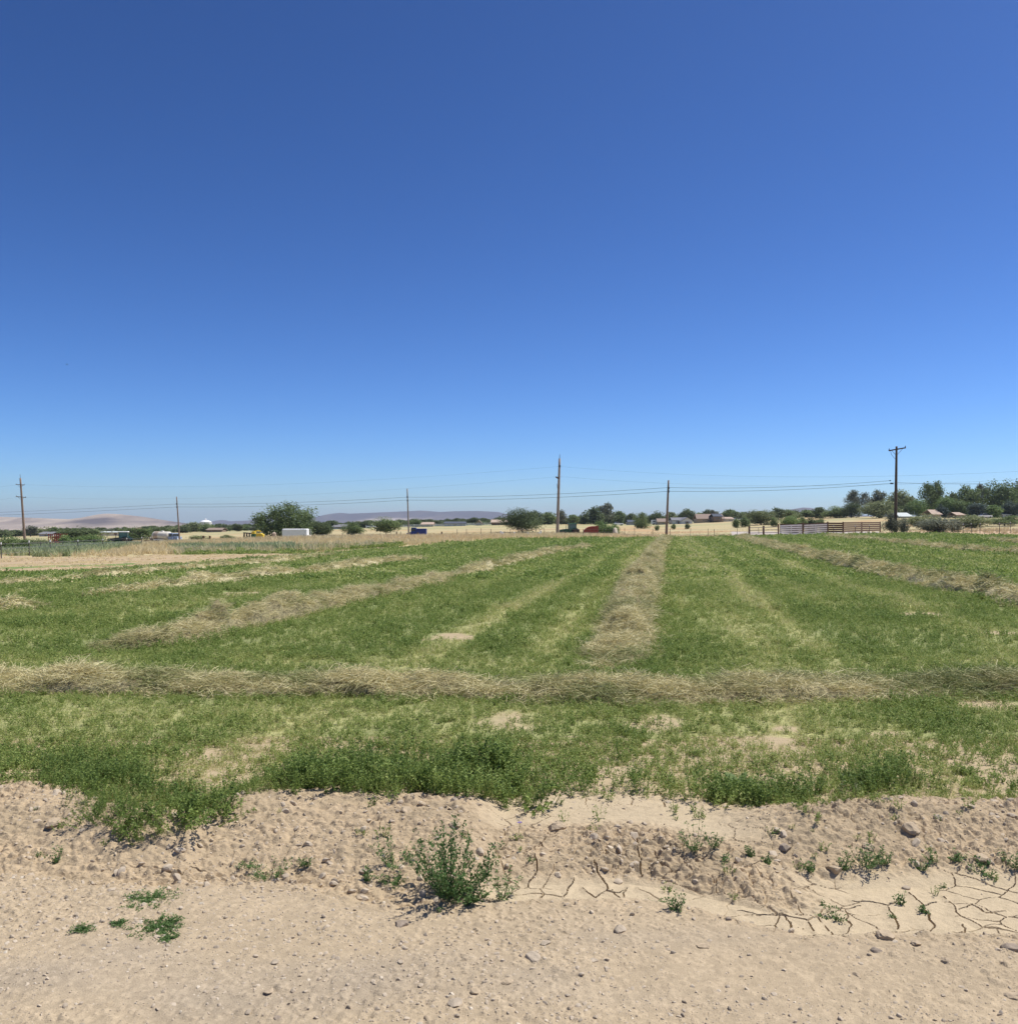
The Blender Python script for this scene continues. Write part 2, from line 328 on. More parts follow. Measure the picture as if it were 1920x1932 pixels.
# ------------------------------------------------------------------ helpers: meshes and objects
def prop(o, label=None, cat=None, group=None, kind=None):
    if label: o['label'] = label
    if cat: o['category'] = cat
    if group: o['group'] = group
    if kind: o['kind'] = kind
    return o
def link(o, parent=None):
    C.objects.link(o)
    if parent is not None: o.parent = parent
    return o
def empty(name, loc, label, cat, group=None, rz=0.0):
    o = bpy.data.objects.new(name, None); o.empty_display_size = .2
    o.location = loc; o.rotation_euler = (0, 0, rz); link(o)
    return prop(o, label, cat, group)
def mesh_np(name, V, Fc, material, parent=None, attrs=None, cols=None, smooth=False, linked=True):
    V = np.asarray(V, np.float32); Fc = np.asarray(Fc, np.int32); k = Fc.shape[1]
    me = bpy.data.meshes.new(name)
    me.vertices.add(len(V)); me.vertices.foreach_set('co', V.ravel())
    me.loops.add(Fc.size); me.loops.foreach_set('vertex_index', Fc.ravel())
    me.polygons.add(len(Fc)); me.polygons.foreach_set('loop_start', np.arange(len(Fc), dtype=np.int32) * k)
    me.polygons.foreach_set('loop_total', np.full(len(Fc), k, np.int32))
    me.polygons.foreach_set('use_smooth', np.full(len(Fc), smooth))
    me.update(calc_edges=True)
    for a, v in (attrs or {}).items():
        me.attributes.new(a, 'FLOAT', 'POINT').data.foreach_set('value', np.asarray(v, np.float32))
    if cols is not None:
        c4 = np.ones((len(V), 4), np.float32); c4[:, :3] = cols
        me.attributes.new('Col', 'FLOAT_COLOR', 'POINT').data.foreach_set('color', c4.ravel())
    me.materials.append(material)
    o = bpy.data.objects.new(name, me)
    if linked: link(o, parent)
    return o
class MB:
    def __init__(s): s.v = []; s.f = []
    def add(s, V, Fc):
        n = len(s.v); s.v += [tuple(p) for p in V]; s.f += [tuple(i + n for i in q) for q in Fc]; return s
    def box(s, c, d, rz=0.0, taper=1.0, ry=0.0):
        hx, hy, hz = d[0] / 2, d[1] / 2, d[2] / 2
        V = []
        for z, k in ((-hz, 1), (hz, taper)):
            for x, y in ((-hx, -hy), (hx, -hy), (hx, hy), (-hx, hy)):
                x, y, z2 = x * k, y * k, z
                x, z2 = x * math.cos(ry) + z2 * math.sin(ry), -x * math.sin(ry) + z2 * math.cos(ry)
                V.append((c[0] + x * math.cos(rz) - y * math.sin(rz), c[1] + x * math.sin(rz) + y * math.cos(rz), c[2] + z2))
        return s.add(V, [(3, 2, 1, 0), (4, 5, 6, 7), (0, 1, 5, 4), (1, 2, 6, 5), (2, 3, 7, 6), (3, 0, 4, 7)])
    def tube(s, P, r, n=8, cap=True):
        P = [np.array(p, float) for p in P]; rs = r if hasattr(r, '__len__') else [r] * len(P)
        V = []
        for i, p in enumerate(P):
            d = (P[min(i + 1, len(P) - 1)] - P[max(i - 1, 0)]); d = d / (np.linalg.norm(d) + 1e-9)
            u = np.cross(d, (0, 0, 1) if abs(d[2]) < .9 else (1, 0, 0)); u /= np.linalg.norm(u); v = np.cross(d, u)
            for j in range(n):
                a = 2 * math.pi * j / n; V.append(p + rs[i] * (math.cos(a) * u + math.sin(a) * v))
        Fc = [(i * n + j, i * n + (j + 1) % n, (i + 1) * n + (j + 1) % n, (i + 1) * n + j) for i in range(len(P) - 1) for j in range(n)]
        if cap: Fc += [tuple(range(n))[::-1], tuple((len(P) - 1) * n + j for j in range(n))]
        return s.add(V, Fc)
    def lathe(s, c, axis, prof, n=16):
        """profile (radius, along) turned round an axis 'x','y' or 'z'"""
        V = []
        for r, h in prof:
            for j in range(n):
                a = 2 * math.pi * j / n; p = (r * math.cos(a), r * math.sin(a), h)
                p = {'z': p, 'y': (p[0], p[2], p[1]), 'x': (p[2], p[0], p[1])}[axis]
                V.append((c[0] + p[0], c[1] + p[1], c[2] + p[2]))
        m = len(prof)
        Fc = [(i * n + j, i * n + (j + 1) % n, (i + 1) * n + (j + 1) % n, (i + 1) * n + j) for i in range(m - 1) for j in range(n)]
        Fc += [tuple(range(n))[::-1], tuple((m - 1) * n + j for j in range(n))]
        return s.add(V, Fc)
    def prism(s, poly, y0, y1):
        """outline in x,z pushed along y"""
        n = len(poly); V = [(x, y0, z) for x, z in poly] + [(x, y1, z) for x, z in poly]
        return s.add(V, [tuple(range(n)), tuple(range(2 * n - 1, n - 1, -1))] + [(i, i + n, (i + 1) % n + n, (i + 1) % n) for i in range(n)])
    def build(s, name, material, parent=None, loc=None, bevel=0.0, smooth=False, linked=True):
        me = bpy.data.meshes.new(name); me.from_pydata(s.v, [], s.f); me.materials.append(material)
        o = bpy.data.objects.new(name, me)
        if linked: link(o, parent)
        if loc is not None: o.location = loc
        if bevel:
            b = o.modifiers.new('edge', 'BEVEL'); b.width = bevel; b.segments = 2; b.limit_method = 'ANGLE'
        if smooth: me.shade_smooth()
        return o

# scattered stuff: one object, many small copies through geometry nodes
def scatter(name, P, protos, scl, rz, idx=None, tilt=None, tint=None, parent=None):
    n = len(P); me = bpy.data.meshes.new(name)
    me.vertices.add(n); me.vertices.foreach_set('co', np.asarray(P, np.float32).ravel())
    rot = np.zeros((n, 3), np.float32); rot[:, 2] = rz
    if tilt is not None: rot[:, :2] = tilt
    me.attributes.new('rot', 'FLOAT_VECTOR', 'POINT').data.foreach_set('vector', rot.ravel())
    s3 = np.asarray(scl, np.float32)
    if s3.ndim == 1: s3 = np.repeat(s3[:, None], 3, 1)
    me.attributes.new('scl', 'FLOAT_VECTOR', 'POINT').data.foreach_set('vector', np.ascontiguousarray(s3).ravel())
    if idx is None: idx = rng.integers(0, len(protos), n)
    me.attributes.new('idx', 'INT', 'POINT').data.foreach_set('value', np.asarray(idx, np.int32))
    me.attributes.new('tint', 'FLOAT', 'POINT').data.foreach_set('value', np.asarray(tint if tint is not None else rng.random(n), np.float32))
    o = bpy.data.objects.new(name, me); link(o, parent); o['kind'] = 'stuff'
    col = bpy.data.collections.new(name + '_pieces')
    for i, p in enumerate(protos):
        if p.name not in col.objects: col.objects.link(p)
    g = bpy.data.node_groups.new(name + '_nodes', 'GeometryNodeTree')
    g.interface.new_socket('Geometry', in_out='INPUT', socket_type='NodeSocketGeometry')
    g.interface.new_socket('Geometry', in_out='OUTPUT', socket_type='NodeSocketGeometry')
    gi = g.nodes.new('NodeGroupInput'); go = g.nodes.new('NodeGroupOutput')
    ip = g.nodes.new('GeometryNodeInstanceOnPoints'); ci = g.nodes.new('GeometryNodeCollectionInfo')
    ci.inputs['Collection'].default_value = col; ci.inputs['Separate Children'].default_value = True; ci.inputs['Reset Children'].default_value = True
    def na(nm, t):
        q = g.nodes.new('GeometryNodeInputNamedAttribute'); q.data_type = t; q.inputs['Name'].default_value = nm; return q.outputs[0]
    er = g.nodes.new('FunctionNodeEulerToRotation')
    L = g.links.new
    L(gi.outputs[0], ip.inputs['Points']); L(ci.outputs[0], ip.inputs['Instance']); ip.inputs['Pick Instance'].default_value = True
    L(na('idx', 'INT'), ip.inputs['Instance Index']); L(na('rot', 'FLOAT_VECTOR'), er.inputs[0]); L(er.outputs[0], ip.inputs['Rotation'])
    L(na('scl', 'FLOAT_VECTOR'), ip.inputs['Scale']); L(ip.outputs[0], go.inputs[0])
    md = o.modifiers.new('scatter', 'NODES'); md.node_group = g
    return o

def leaf_quads(c, d, up, ln, wd):
    """diamond leaves: base c, direction d, side from up; returns V, F"""
    d = d / (np.linalg.norm(d, axis=1, keepdims=True) + 1e-9)
    s = np.cross(d, up); s /= (np.linalg.norm(s, axis=1, keepdims=True) + 1e-9)
    nrm = np.cross(s, d)
    ln = ln[:, None]; wd = wd[:, None]
    mid = c + d * ln * .5 + nrm * ln * .08
    V = np.stack([c, mid + s * wd, c + d * ln, mid - s * wd], 1).reshape(-1, 3)
    return V, np.arange(len(c) * 4).reshape(-1, 4)
def ribbons(P0, P1, P2, wd, r):
    """bent blades from P0 over P1 to P2, width wd"""
    d = P2 - P0; s = np.cross(d, r.normal(size=d.shape)); s /= (np.linalg.norm(s, axis=1, keepdims=True) + 1e-9)
    w_ = s * wd[:, None]
    V = np.stack([P0 - w_, P0 + w_, P1 - w_ * .8, P1 + w_ * .8, P2 - w_ * .25, P2 + w_ * .25], 1).reshape(-1, 3)
    n = len(P0); b = np.arange(n)[:, None] * 6
    return V, np.concatenate([b + np.array([0, 1, 3, 2]), b + np.array([2, 3, 5, 4])])
def join(parts):
    V = []; Fc = []; n = 0
    for v, f in parts:
        V.append(v); Fc.append(f + n); n += len(v)
    return np.concatenate(V), np.concatenate(Fc)

# ------------------------------------------------------------------ SETTING: foreground ground
xs = np.concatenate([np.arange(-6, -2.95, .04), np.arange(-2.95, -.12, .0064), np.arange(-.12, 2.95, .0046), np.arange(2.95, 6.01, .04)])
ys = [1.3]
while ys[-1] < 7.1:
    y = ys[-1]; ys.append(y + (.0046 if 3.62 < y < 4.55 else .0062 if 3.35 < y < 5.2 else .010 if 2.8 < y else .03))
ys = np.array(ys)
XX, YY = np.meshgrid(xs, ys); X = XX.ravel(); Y = YY.ravel()
dz, silt, bankm, tt = near_z(X, Y)
Z = base_z(X, Y) + dz * (1 - sst(6.1, 6.85, Y)) + .03 * fbm(X * .5, Y * .5, 3, 81) * sst(6.5, 9, Y)
dirt = np.array(A(196, 176, 146)); bank_c = np.array(A(197, 175, 143)); silt_c = np.array(A(208, 189, 157)); soil_c = np.array(A(196, 176, 142)); grey_c = np.array(A(184, 168, 145))
col = np.repeat(dirt[None], len(X), 0)
mixc = lambda a, b, m: a + (b - a) * m[:, None]
col = mixc(col, grey_c, .8 * sst(-.1, .5, fbm(X * .8, Y * 1.5, 3, 121)))
col = mixc(col, bank_c, bankm); col = mixc(col, soil_c, sst(.95, 1.25, tt))
col = mixc(col, silt_c, np.clip(silt, 0, 1) * .95)
crust = silt_c * .80
wet = bankm * (1 - silt) * sst(.05, .4, fbm(X * 2.2, Y * 3.5, 4, 123)); col = mixc(col, crust * np.array([.9, .87, .84]), wet * .6)
col = col * (1 + .07 * fbm(X * 3.5, Y * 3.5, 4, 122))[:, None]
_, _, kid = voro(X * 38, Y * 38, 62); _, _, gid = voro(X * 24, Y * 28, 53); near_r = (1 - bankm) * (tt < .1)
col = col * (1 + (.20 * (kid - .5) * near_r + .16 * (gid - .5) * bankm * (1 - silt)))[:, None]
nx, ny = len(xs), len(ys)
ii = (np.arange(ny - 1)[:, None] * nx + np.arange(nx - 1)[None]).ravel()
FQ = np.stack([ii, ii + 1, ii + nx + 1, ii + nx], 1)
def subset(name, V, Fq, m, material, cols, smooth=True):
    f = Fq[m]; u, inv = np.unique(f, return_inverse=True)
    o = mesh_np(name, V[u], inv.reshape(f.shape), material, cols=cols[u], smooth=smooth); o['kind'] = 'structure'; return o
Vn = np.stack([X, Y, Z], 1); tf = tt[FQ[:, 0]]
subset('dirt_road', Vn, FQ, tf < 0, M['soil_near'], col, False)
subset('ditch_bank', Vn, FQ, (tf >= 0) & (tf < 1.05), M['soil_near'], col, False)
subset('field_edge', Vn, FQ, tf >= 1.05, M['soil_near'], col, False)

# far ground, a disc finer towards where the camera looks
ang = np.concatenate([np.linspace(-42, 42, 560), np.arange(50, 318, 9.0)]) * math.pi / 180
rad = [.4, 1.2, 2.5, 4.0, 5.2]
while rad[-1] < 10500: rad.append(rad[-1] * (1.013 if 5 < rad[-1] < 420 else 1.06))
rad = np.array(rad)
RR, AA = np.meshgrid(rad, ang, indexing='ij'); X = (RR * np.sin(AA)).ravel(); Y = (RR * np.cos(AA)).ravel()
Z = base_z(X, np.maximum(Y, 0)) + .03 * fbm(X * .5, Y * .5, 3, 81) * sst(6.5, 9, np.abs(Y))
Z = np.where((np.abs(X) < 5.8) & (Y > 1.6) & (Y < 6.95), Z - .35, Z)
Z = np.where((Y < 1.6) & (RR.ravel() < 9), Z - .02, Z)
px, py, fe, te, front = zone(X, Y)
px, py, fe, te, front = [np.where(front, a, b) for a, b in ((px, 0), (py, 1900), (fe, 1000), (te, 1000))] + [front]
Z += .06 * fbm(X * .8, Y * .8, 3, 82) * ((py < fe) & (Y < 400))
grass_c = np.array([.17, .225, .072]); yel_c = np.array([.39, .40, .16])
st = stripe(X, Y); br = bare(X, Y)
col = mixc(mixc(np.repeat(grass_c[None], len(X), 0), yel_c, st), np.array(A(196, 176, 142)), np.clip(br + .25 * (1 - sst(9, 30, Y)), 0, 1))
tr_c = mixc(np.repeat(np.array(A(198, 174, 140))[None], len(X), 0), np.array(A(186, 168, 122)), sst(-.2, .4, fbm(X * .12, Y * .5, 3, 131)))
track = (py < fe) & front
col = np.where(track[:, None], tr_c, col)
# thin green strips along the track, straw beyond, pale pasture farther
strip = track & (py < np.interp(px, [0, 60, 230, 300, 330], [1074, 1073, 1067, 1060, 0])) & (py > np.interp(px, [0, 60, 230, 300, 330], [1070, 1069, 1064.5, 1060, 0]))
col = np.where(strip[:, None], grass_c * 1.1, col)
dry = (py < te) & front
pn = fbm(X * .03, Y * .02, 4, 132); pb = vnoise(X * .004, Y * .055, 133)
straw_c = mixc(mixc(np.repeat(np.array(A(202, 186, 142))[None], len(X), 0), np.array(A(180, 177, 130)), sst(-.15, .4, pb + .5 * pn)), np.array(A(204, 172, 128)), sst(.15, .5, fbm(X * .06, Y * .04, 3, 134)))
pinkish = (px > 1130) & (Y < 165)
straw_c = np.where(pinkish[:, None], mixc(straw_c, np.array(A(206, 176, 146)), np.full(len(X), .8)), straw_c)
gravel = (px > 1380) & (py > 1003) & (px < 1660)
straw_c = np.where(gravel[:, None], np.array(A(205, 193, 182)), straw_c)
gw = track & (py < np.interp(px, [300, 330, 430, 560, 680, 760, 800], [0, 1047, 1046, 1045, 1036, 1031, 0])) & (py > np.interp(px, [300, 330, 430, 560, 680, 760, 800], [0, 1038, 1036, 1034, 1031, 1028, 0])) 
col = np.where(dry[:, None], straw_c, col); gw = front & (py < np.interp(px, [300, 330, 430, 560, 680, 760, 800], [0, 1047, 1046, 1045, 1036, 1031, 0])) & (py > np.interp(px, [300, 330, 430, 560, 680, 760, 800], [0, 1038, 1036, 1034, 1031, 1028, 0])) & (Y < 140)
col = np.where(gw[:, None], grass_c, col)
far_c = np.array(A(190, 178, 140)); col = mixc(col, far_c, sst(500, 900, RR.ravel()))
back = (Y < 2.4)
col = np.where(back[:, None], dirt, col)
na_, nr = len(ang), len(rad)
a0 = np.arange(na_); i0 = (np.arange(nr - 1)[:, None] * na_ + a0[None]).ravel(); i1 = (np.arange(nr - 1)[:, None] * na_ + ((a0 + 1) % na_)[None]).ravel()
FQ = np.stack([i0, i0 + na_, i1 + na_, i1], 1)
Vf = np.stack([X, Y, Z], 1)
k0 = FQ[:, 0]
isfield = (~track & front & (Y > 2.4))[k0]; istrack = (track & ~dry)[k0]
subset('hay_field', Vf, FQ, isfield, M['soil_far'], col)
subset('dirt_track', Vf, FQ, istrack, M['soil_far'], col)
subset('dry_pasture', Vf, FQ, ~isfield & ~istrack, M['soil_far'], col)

# ------------------------------------------------------------------ SETTING: hills
def hill_mat(name, lo, hi, streak, scale):
    m, nt, b = new_mat(name)
    geo = N(nt, 'ShaderNodeNewGeometry'); mp = N(nt, 'ShaderNodeMapping'); mp.inputs['Scale'].default_value = (1, .35, 2.2)
    n1 = N(nt, 'ShaderNodeTexNoise'); n1.inputs['Scale'].default_value = scale; n1.inputs['Detail'].default_value = 7; n1.inputs['Roughness'].default_value = .62
    n1.inputs['Distortion'].default_value = .6
    at_ = N(nt, 'ShaderNodeAttribute', attribute_name='var')
    nt.links.new(geo.outputs['Position'], mp.inputs[0]); nt.links.new(mp.outputs[0], n1.inputs['Vector'])
    ad = N(nt, 'ShaderNodeMath', operation='MULTIPLY_ADD'); ad.inputs[1].default_value = .75
    nt.links.new(n1.outputs[0], ad.inputs[0]); nt.links.new(at_.outputs['Fac'], ad.inputs[2])
    rp = N(nt, 'ShaderNodeValToRGB'); e = rp.color_ramp.elements; e.new(.5)
    for i, (p, c) in enumerate(((.36, lo), (.52, hi), (.66, streak))): e[i].position = p; e[i].color = (*c, 1)
    nt.links.new(ad.outputs[0], rp.inputs[0]); nt.links.new(rp.outputs[0], b.inputs['Base Color'])
    b.inputs['Roughness'].default_value = 1; b.inputs['Specular IOR Level'].default_value = 0
    return m
def hill(name, prof, Y0, depth, material, gully, vfun, seed):
    prof = np.array(prof, float); u = np.linspace(prof[0, 0], prof[-1, 0], 320)
    crest = (HOR - np.interp(u, prof[:, 0], prof[:, 1])) * Y0 / F_PX + EYE
    v = np.concatenate([np.linspace(-1, 0, 30), np.linspace(.1, 1, 8)])
    U, Vv = np.meshgrid(u, v); Cr = np.repeat(crest[None], len(v), 0)
    Xw = (U - CX) / F_PX * Y0; Yw = Y0 + Vv * depth
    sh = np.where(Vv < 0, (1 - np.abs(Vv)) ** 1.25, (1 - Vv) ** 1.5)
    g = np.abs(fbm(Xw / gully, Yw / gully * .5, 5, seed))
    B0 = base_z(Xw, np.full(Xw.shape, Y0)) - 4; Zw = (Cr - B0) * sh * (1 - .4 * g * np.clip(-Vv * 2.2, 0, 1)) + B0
    n = len(u); k = len(v); i = (np.arange(k - 1)[:, None] * n + np.arange(n - 1)[None]).ravel()
    o = mesh_np(name, np.stack([Xw.ravel(), Yw.ravel(), Zw.ravel()], 1), np.stack([i, i + 1, i + n + 1, i + n], 1), material,
                attrs={'var': vfun(U.ravel(), Vv.ravel(), sh.ravel())}, smooth=True)
    o['kind'] = 'structure'; return o
M['hill_tan'] = hill_mat('dry_hill', (.12, .10, .10), (.29, .235, .195), (.44, .36, .28), .006)
M['hill_blue'] = hill_mat('mountain', (.075, .062, .075), (.14, .11, .105), (.40, .33, .27), .0028)
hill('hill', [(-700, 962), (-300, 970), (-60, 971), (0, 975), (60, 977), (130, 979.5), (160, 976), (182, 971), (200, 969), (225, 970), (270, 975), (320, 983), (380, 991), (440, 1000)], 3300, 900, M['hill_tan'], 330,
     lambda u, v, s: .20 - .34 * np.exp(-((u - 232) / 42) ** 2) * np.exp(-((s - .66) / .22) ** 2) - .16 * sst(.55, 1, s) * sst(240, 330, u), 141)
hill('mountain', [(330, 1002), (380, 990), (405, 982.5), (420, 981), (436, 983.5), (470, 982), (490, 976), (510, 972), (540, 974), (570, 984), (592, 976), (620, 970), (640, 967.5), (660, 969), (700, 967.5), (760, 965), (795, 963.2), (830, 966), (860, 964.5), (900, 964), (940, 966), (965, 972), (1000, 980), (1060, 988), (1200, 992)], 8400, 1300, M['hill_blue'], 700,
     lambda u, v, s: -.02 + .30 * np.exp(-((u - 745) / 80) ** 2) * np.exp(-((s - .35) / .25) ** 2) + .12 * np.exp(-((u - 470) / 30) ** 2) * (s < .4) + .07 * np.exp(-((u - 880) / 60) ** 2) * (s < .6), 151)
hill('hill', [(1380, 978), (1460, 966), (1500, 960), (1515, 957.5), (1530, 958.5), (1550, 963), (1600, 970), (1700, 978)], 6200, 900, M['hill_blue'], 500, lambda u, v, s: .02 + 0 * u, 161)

# air: pale haze that fades the far hills
hz = MB().box((0, 0, 25), (22400, 22400, 184)); hzo = hz.build('haze', None); hzo['kind'] = 'stuff'
hm = bpy.data.materials.new('haze'); hm.use_nodes = True; hn = hm.node_tree
hn.nodes.remove(hn.nodes['Principled BSDF']); pv = hn.nodes.new('ShaderNodeVolumePrincipled')
pv.inputs['Color'].default_value = (.82, .90, 1.0, 1); pv.inputs['Density'].default_value = .7 / 9000; pv.inputs['Anisotropy'].default_value = .2
hn.links.new(pv.outputs[0], hn.nodes['Material Output'].inputs['Volume'])
hzo.data.materials.clear(); hzo.data.materials.append(hm)

# ------------------------------------------------------------------ plants: pieces that get scattered
def alfalfa_piece(name, seed, h, rad_, n_st, per, ln, lean=.5, matn='alfalfa'):
    r = np.random.default_rng(seed)
    a = r.random(n_st) * 2 * math.pi; q = rad_ * np.sqrt(r.random(n_st))
    P0 = np.stack([q * .5 * np.cos(a), q * .5 * np.sin(a), np.full(n_st, -.01)], 1)
    hh = h * r.uniform(.55, 1.1, n_st); a2 = a + r.normal(0, .6, n_st)
    P2 = P0 + np.stack([np.cos(a2) * q * lean, np.sin(a2) * q * lean, hh], 1); P1 = (P0 + P2) / 2 + np.stack([np.zeros(n_st), np.zeros(n_st), .08 * hh], 1)
    parts = [ribbons(P0, P1, P2, np.full(n_st, .0012 + ln * .03), r)]; nv = len(parts[0][0])
    t = r.random((n_st, per)) ** .75; k = np.repeat(np.arange(n_st), per); t = t.ravel()
    c = (1 - t)[:, None] ** 2 * P0[k] + (2 * t * (1 - t))[:, None] * P1[k] + (t ** 2)[:, None] * P2[k]
    d = r.normal(size=(len(k), 3)); d[:, 2] = np.abs(d[:, 2]) * .55 + .1; up = r.normal(size=(len(k), 3)) * .6 + np.array([0, 0, 1.0])
    parts.append(leaf_quads(c, d, up, ln * r.uniform(.7, 1.3, len(k)), ln * r.uniform(.2, .34, len(k))))
    V, Fq = join(parts)
    var = np.concatenate([np.full(nv, .55), np.repeat(r.random(len(k)), 4)])
    return mesh_np(name, V, Fq, M[matn], attrs={'var': var}, linked=False)
P_ALF = [alfalfa_piece('alfalfa_sprig', 200 + i, .085 + .02 * (i % 3), .085, 7, 10, .021) for i in range(6)]
P_TALL = [alfalfa_piece('tall_alfalfa_sprig', 220 + i, .20 + .03 * i, .12, 9, 17, .024, .6) for i in range(4)]
P_FAR = [alfalfa_piece('far_alfalfa_sprig', 240 + i, .10, .13, 5, 5, .060) for i in range(4)]
def stubble_piece(name, seed, n, h):
    r = np.random.default_rng(seed); a = r.random(n) * 6.283; q = .09 * np.sqrt(r.random(n))
    P0 = np.stack([q * np.cos(a), q * np.sin(a), np.full(n, -.01)], 1); d = r.normal(size=(n, 3)) * .5 * h; d[:, 2] = h * r.uniform(.4, 1, n)
    fl = r.random(n) < .35; d[fl, 2] = .012; d[fl, :2] *= 2.2
    P2 = P0 + d; V, Fq = ribbons(P0, (P0 + P2) / 2, P2, np.full(n, .0022), r)
    return mesh_np(name, V, Fq, M['alfalfa'], attrs={'var': np.repeat(r.random(n), 6)[np.argsort(np.zeros(6 * n), kind='stable')]}, linked=False)
P_STUB = [stubble_piece('stubble_sprig', 260 + i, 26, .075) for i in range(3)]
def straw_piece(name, seed, n, h, wd, spread, matn):
    r = np.random.default_rng(seed); a = r.random(n) * 6.283; q = spread * np.sqrt(r.random(n))
    P0 = np.stack([q * np.cos(a), q * np.sin(a), np.full(n, -.03)], 1); d = r.normal(size=(n, 3)) * .22 * h; d[:, 2] = h * r.uniform(.5, 1.05, n)
    P2 = P0 + d; P1 = P0 + d * .55; P1[:, 2] += .06 * h
    V, Fq = ribbons(P0, P1, P2, np.full(n, wd), r)
    return mesh_np(name, V, Fq, M[matn], attrs={'var': np.repeat(r.random(n), 6)}, linked=False)
P_STRAW = [straw_piece('straw_tuft', 280 + i, 26, 1.0, .022, .35, 'straw') for i in range(4)]
P_WEED = [straw_piece('weed_tuft', 290 + i, 26, .7, .05, .5, 'weed') for i in range(3)]
def hay_piece(name, seed, n, ln, wd):
    r = np.random.default_rng(seed); a = r.random(n) * 6.283; q = .16 * np.sqrt(r.random(n))
    c = np.stack([q * np.cos(a), q * np.sin(a), r.uniform(-.02, .035, n)], 1)
    b = r.random(n) * 6.283; L_ = ln * r.uniform(.5, 1.2, n); d = np.stack([np.cos(b), np.sin(b), r.normal(0, .22, n)], 1) * L_[:, None] / 2
    bow = np.stack([-np.sin(b), np.cos(b), np.abs(r.normal(0, .8, n))], 1) * (L_ * .12)[:, None] * r.normal(0, 1, n)[:, None]
    bow[:, 2] = np.abs(bow[:, 2])
    V, Fq = ribbons(c - d, c + bow, c + d, np.full(n, wd), r)
    return mesh_np(name, V, Fq, M['hay'], attrs={'var': np.repeat(r.random(n), 6)}, linked=False)
P_HAY = [hay_piece('hay_wisp', 300 + i, 44, .165, .0019) for i in range(5)]
P_HAYF = [hay_piece('far_hay_wisp', 310 + i, 26, .25, .0052) for i in range(3)]

# field of cut alfalfa
def field_points(y0, y1, dens, seed):
    r = np.random.default_rng(seed); n = int((0.62 * (y1 * y1 - y0 * y0) + 3 * (y1 - y0)) * dens)
    Y = np.sqrt(r.random(n) * (y1 * y1 - y0 * y0) + y0 * y0); X = (r.random(n) * 2 - 1) * (.62 * Y + 1.5)
    return X, Y, r
PX = []; SC = []; ID = []; TI = []; nA = len(P_ALF); nS = len(P_STUB)
for y0, y1, dens, s0 in [(4.7, 7, 430, .66), (7, 9, 360, .70), (9, 12, 250, .85), (12, 17, 115, 1.1), (17, 25, 55, 1.5), (25, 40, 26, 1.25), (40, 62, 13, 1.75), (62, 108, 7.5, 2.3)]:
    X, Y, r = field_points(y0, y1, dens, int(y0 * 100))
    st = stripe(X, Y); br = bare(X, Y)
    px, py, fe, te, _ = zone(X, Y); inside = (py > fe - .3 * (Y > 50))
    dzz, silt, bankm, tt = near_z(X, Y, False)
    keep = r.random(len(X)) < (1 - .97 * br) * np.where(Y < 7, sst(.98, 1.22, tt), 1)
    keep &= inside | ((py < np.interp(px, [300, 330, 430, 560, 680, 760, 800], [0, 1047, 1046, 1045, 1036, 1031, 0])) & (py > np.interp(px, [300, 330, 430, 560, 680, 760, 800], [0, 1038, 1036, 1034, 1031, 1028, 0])))
    X, Y, st, tt, px, py = [q[keep] for q in (X, Y, st, tt, px, py)]
    n = len(X); lush = sst(-.1, .35, fbm(X * .9, Y * .9, 3, 171))
    dry = r.random(n) < (.17 if y0 < 12 else .22) + .5 * st
    PX.append(np.stack([X, Y, ground(X, Y)], 1))
    SC.append(s0 * r.uniform(.65, 1.25, n) * (.82 + .3 * lush * (1 - st)) * np.where(Y < 12, 1, .95))
    if y0 < 25: ID.append(np.where(dry & (y0 < 17), nA + r.integers(0, nS, n), r.integers(0, nA, n)))
    else: ID.append(nA + nS + r.integers(0, len(P_FAR), n))
    TI.append(np.clip(.18 + .30 * r.random(n) + .55 * st * r.uniform(.5, 1.1, n) + np.where(dry, .24, 0) - .05 * lush + .06 * sst(12, 40, Y), 0, 1))
PX, SC, ID, TI = [np.concatenate(q) for q in (PX, SC, ID, TI)]
print('alfalfa sprigs', len(PX))
for i, p in enumerate(P_ALF + P_STUB + P_FAR): p.name = 'sprig_%02d' % i      # collections list their members by name
prop(scatter('cut_alfalfa', PX, P_ALF + P_STUB + P_FAR, SC, rng.random(len(PX)) * 6.28, ID, rng.normal(0, .15, (len(PX), 2)), TI), 'mown green alfalfa stubble covering the field', 'grass')

# uncut alfalfa along the bank
r = np.random.default_rng(11); n = 14000
X = r.uniform(-3.9, 3.9, n); Y = r.uniform(4.35, 7.2, n)
dzz, silt, bankm, tt = near_z(X, Y, False); px, py = proj(X, Y)
_, Yb = edges(X)
dist = Y - Yb
left_m = sst(60, 160, px) * (1 - sst(985, 1060, px))
lobe = .95 + .4 * fbm(X * 2.1, Y * .3, 3, 181)
dens_l = left_m * sst(-.13, .02, dist + .07 * vnoise(X * 4, X * 2, 182)) * (1 - sst(.35 * lobe, 1.15 * lobe, dist))
patch = sst(.0, .3, fbm(X * 1.7 + 3, Y * 1.9, 3, 183))
dens_r = sst(1010, 1180, px) * .62 * patch * sst(.02, .16, dist) * (1 - sst(.5, 1.3, dist))
dens_ll = (1 - sst(60, 140, px)) * .35 * sst(.15, .4, dist) * (1 - sst(.5, 1.0, dist)) * patch
over = sst(110, 200, px) * (1 - sst(400, 460, px)) * sst(-.36, -.22, dist) * (1 - sst(-.05, .1, dist)) * .75
dn = np.maximum(np.maximum(dens_l, dens_r), np.maximum(over, dens_ll))
k = r.random(n) < dn * np.where(dist < -.06, .9, .55) * (1 - .6 * bare(X, Y)); X, Y, px, dist = X[k], Y[k], px[k], dist[k]
